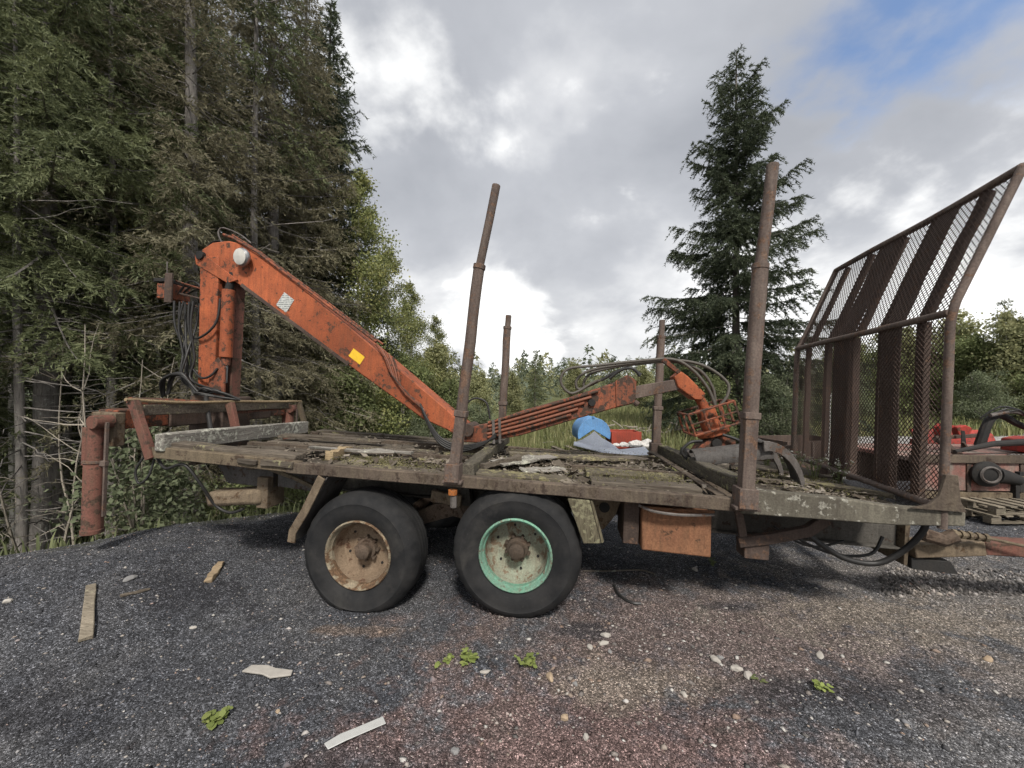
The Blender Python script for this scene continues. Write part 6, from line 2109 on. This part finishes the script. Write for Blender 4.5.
# exhaust drum hanging on its side
hd = empty('hose_drum', (7.05, 5.72, 0.46), 0.0, 'round black drum with a tapering neck in front of the old flatbed', 'drum')
MB().lathe([(0, -0.06), (0.12, -0.06), (0.185, -0.02), (0.19, 0.0), (0.185, 0.02), (0.12, 0.06), (0, 0.06)], (0, 0, 0.17), (0.25, 1, 0), 26).build('drum_body', 'black_plate', hd, 0)
MB().lathe([(0.09, -0.07), (0.11, -0.085), (0.13, -0.07)], (0, 0, 0.17), (0.25, 1, 0), 26, caps=False).build('drum_ring', 'bare_steel', hd, 0)
MB().tube([(0.12, 0.02, 0.16), (0.34, 0.04, 0.12), (0.52, 0.05, 0.07)], [0.13, 0.10, 0.085], 14).build('neck', 'black_plate', hd, 0)
MB().box((0.50, 0.0, -0.10), (0.56, 0.1, 0.2)).build('neck_flange', 'black_plate', hd, 0.004)
MB().box((0.44, 0.0, -0.215), (0.50, 0.1, 0.0)).build('drum_foot', 'black_plate', hd, 0.004)
for i, (x, y, z, r, lab) in enumerate([(7.25, 5.72, 0.0, 0.0, 'lower pallet lying below the old flatbed at right'), (7.3, 5.74, 0.125, 0.04, 'upper pallet lying below the old flatbed at right'), (8.7, 5.9, 0.0, -0.05, 'pallet lying farthest right beside the old flatbed')]):
    pallet((x, y, z + 0.02), r, lab)

# red machine with black arm lying on the flatbed
rm = empty('forestry_machine', (8.0, 6.3, 0.87), 0.0, 'red and black forestry machine parts lying on the old flatbed', 'machine')


def rp(mb, name, mat, bevel=0.008):
    return mb.build(name, mat, rm, bevel)


rp(MB().prism([(0.1, 0.02), (0.75, 0.02), (0.7, 0.14), (0.35, 0.26), (0.12, 0.22)], -0.35, 0.1), 'hood', 'red_machine', 0.02)
rp(MB().tube([(-1.1, -0.3, 0.05), (-0.5, -0.3, 0.17), (0.1, -0.28, 0.20)], [0.03, 0.045, 0.055], 10), 'arm', 'black_plate', 0.004)
rp(MB().tube([(-0.35, 0.0, 0.1), (-0.2, 0.0, 0.5), (0.0, 0.0, 0.6), (0.35, 0.0, 0.42), (1.0, 0.0, 0.25)], [0.07, 0.08, 0.07, 0.06, 0.04], 10, 3), 'boom', 'black_plate', 0)
rp(MB().tube([(-0.3, -0.1, 0.6), (0.1, -0.12, 0.66), (0.5, -0.1, 0.48)], 0.03, 8, 4), 'boom_cylinder', 'bare_steel', 0)
rp(MB().prism([(-0.95, 0.2), (-0.85, 0.18), (-0.8, 0.38), (-0.72, 0.42), (-0.9, 0.46), (-1.0, 0.40)], 0.0, 0.12), 'claw', 'red_machine', 0.01)
rp(MB().prism([(-0.62, 0.25), (-0.45, 0.25), (-0.4, 0.38), (-0.5, 0.43), (-0.66, 0.40)], 0.05, 0.15), 'claw', 'red_machine', 0.01)
rp(MB().beam((-1.0, 0.06, 0.22), (-0.3, 0.06, 0.26), 0.06, 0.06), 'claw_arm', 'rust_dark')
rp(MB().tube([(-1.05, -0.32, 0.0), (-1.0, 0.06, 0.22)], 0.05, 8), 'claw_stand', 'rust_dark', 0.003)
ch = MB()
for k in range(16):
    ch.lathe([(0.012, -0.008), (0.03, -0.008), (0.03, 0.008), (0.012, 0.008)], (-0.5 + k * 0.062, -0.5 + 0.012 * math.sin(k), 0.035), (0.2 * (k % 2), 0.3, 1), 8, closed=True)
o = rp(ch, 'track_chain', 'bare_steel', 0)
for k in range(9):
    a = Vector((rg.uniform(-1.0, 0.9), rg.uniform(-0.5, 0.0), 0.05))
    b_ = a + Vector((rg.uniform(-0.35, 0.35), rg.uniform(-0.1, 0.1), rg.uniform(0.08, 0.34)))
    rp(MB().beam(a, b_, rg.uniform(0.03, 0.08), rg.uniform(0.03, 0.07), taper=rg.uniform(0.5, 1)), 'bracket', ['red_machine', 'black_plate', 'rust_dark'][k % 3], 0.006)
for k in range(3):
    rp(MB().tube([(-0.4 + .1 * k, -0.05, 0.55), (-0.2 + .1 * k, -0.15, 0.74 - .03 * k), (0.15, -0.15, 0.66), (0.4, -0.12, 0.42)], 0.014, 6, 5), 'hydraulic_hose', 'hose', 0)

# scrap seen through the headboard
sb = empty('scrap_container', (6.1, 8.2, 0.0), 0.15, 'rusty open scrap container seen through the headboard mesh', 'container')
for (a, b_, nm) in (((-0.75, -0.5, 0.12), (0.75, -0.46, 0.86), 'side_wall'), ((-0.75, 0.46, 0.12), (0.75, 0.5, 0.86), 'side_wall'), ((-0.75, -0.458, 0.12), (-0.71, 0.458, 0.86), 'end_wall'), ((0.71, -0.458, 0.12), (0.75, 0.458, 0.86), 'end_wall'), ((-0.705, -0.455, 0.121), (0.705, 0.455, 0.16), 'floor_plate')):
    MB().box(a, b_).build(nm, 'rust_dark', sb, 0.006)
for x in (-0.5, 0.5):
    MB().box((x - 0.06, -0.45, 0.0), (x + 0.06, 0.45, 0.119)).build('skid', 'rust_dark', sb, 0.006)
for k in range(4):
    MB().box((-0.6 + k * 0.38, -0.54, 0.14), (-0.55 + k * 0.38, -0.502, 0.84)).build('rib', 'rust_stake', sb, 0.004)
wb = empty('tarpaulin_bale', (7.2, 9.1, 0.0), 0.0, 'white wrapped bale seen low through the far headboard slats', 'bale')
MB().lathe([(0.0, 0.0), (0.25, 0.0), (0.30, 0.04), (0.31, 0.2), (0.29, 0.40), (0.22, 0.47), (0.0, 0.48)], (0, 0, 0), (0, 0, 1), 22).build('wrap', 'white_sack', wb, 0, 40)
MB().tube([(0.06, -0.06, 0.47), (0.03, -0.06, 0.53), (-0.03, -0.04, 0.52)], 0.05, 8).build('tied_end', 'white_sack', wb, 0)
rb = empty('snow_plough', (9.25, 8.0, 0.0), -0.2, 'bright red plough blade standing behind the near headboard slats', 'plough')
pr = []
for i in range(9):
    a = R(-55 + 110 * i / 8)
    pr.append((0.62 - math.cos(a) * 0.62, 0.62 + math.sin(a) * 0.72))
bl = MB()
vs_ = []
for x in (-0.7, 0.7):
    for (yy, z) in pr:
        vs_.append((x, yy * 0.7, z * 0.86))
    for (yy, z) in pr[::-1]:
        vs_.append((x, yy * 0.7 + 0.03, z * 0.86))
n = len(pr) * 2
bl.add(vs_, [tuple(range(n)), tuple(range(2 * n - 1, n - 1, -1))] + [(i, (i + 1) % n, (i + 1) % n + n, i + n) for i in range(n)])
bl.build('blade', 'red_machine', rb, 0, 30)
for x in (-0.5, 0.0, 0.5):
    MB().box((x - 0.03, 0.12, 0.0), (x + 0.03, 0.45, 0.8)).build('blade_rib', 'red_machine', rb, 0.006)
MB().box((-0.7, 0.10, 0.0), (0.7, 0.16, 0.06)).build('cutting_edge', 'rust_dark', rb, 0.004)
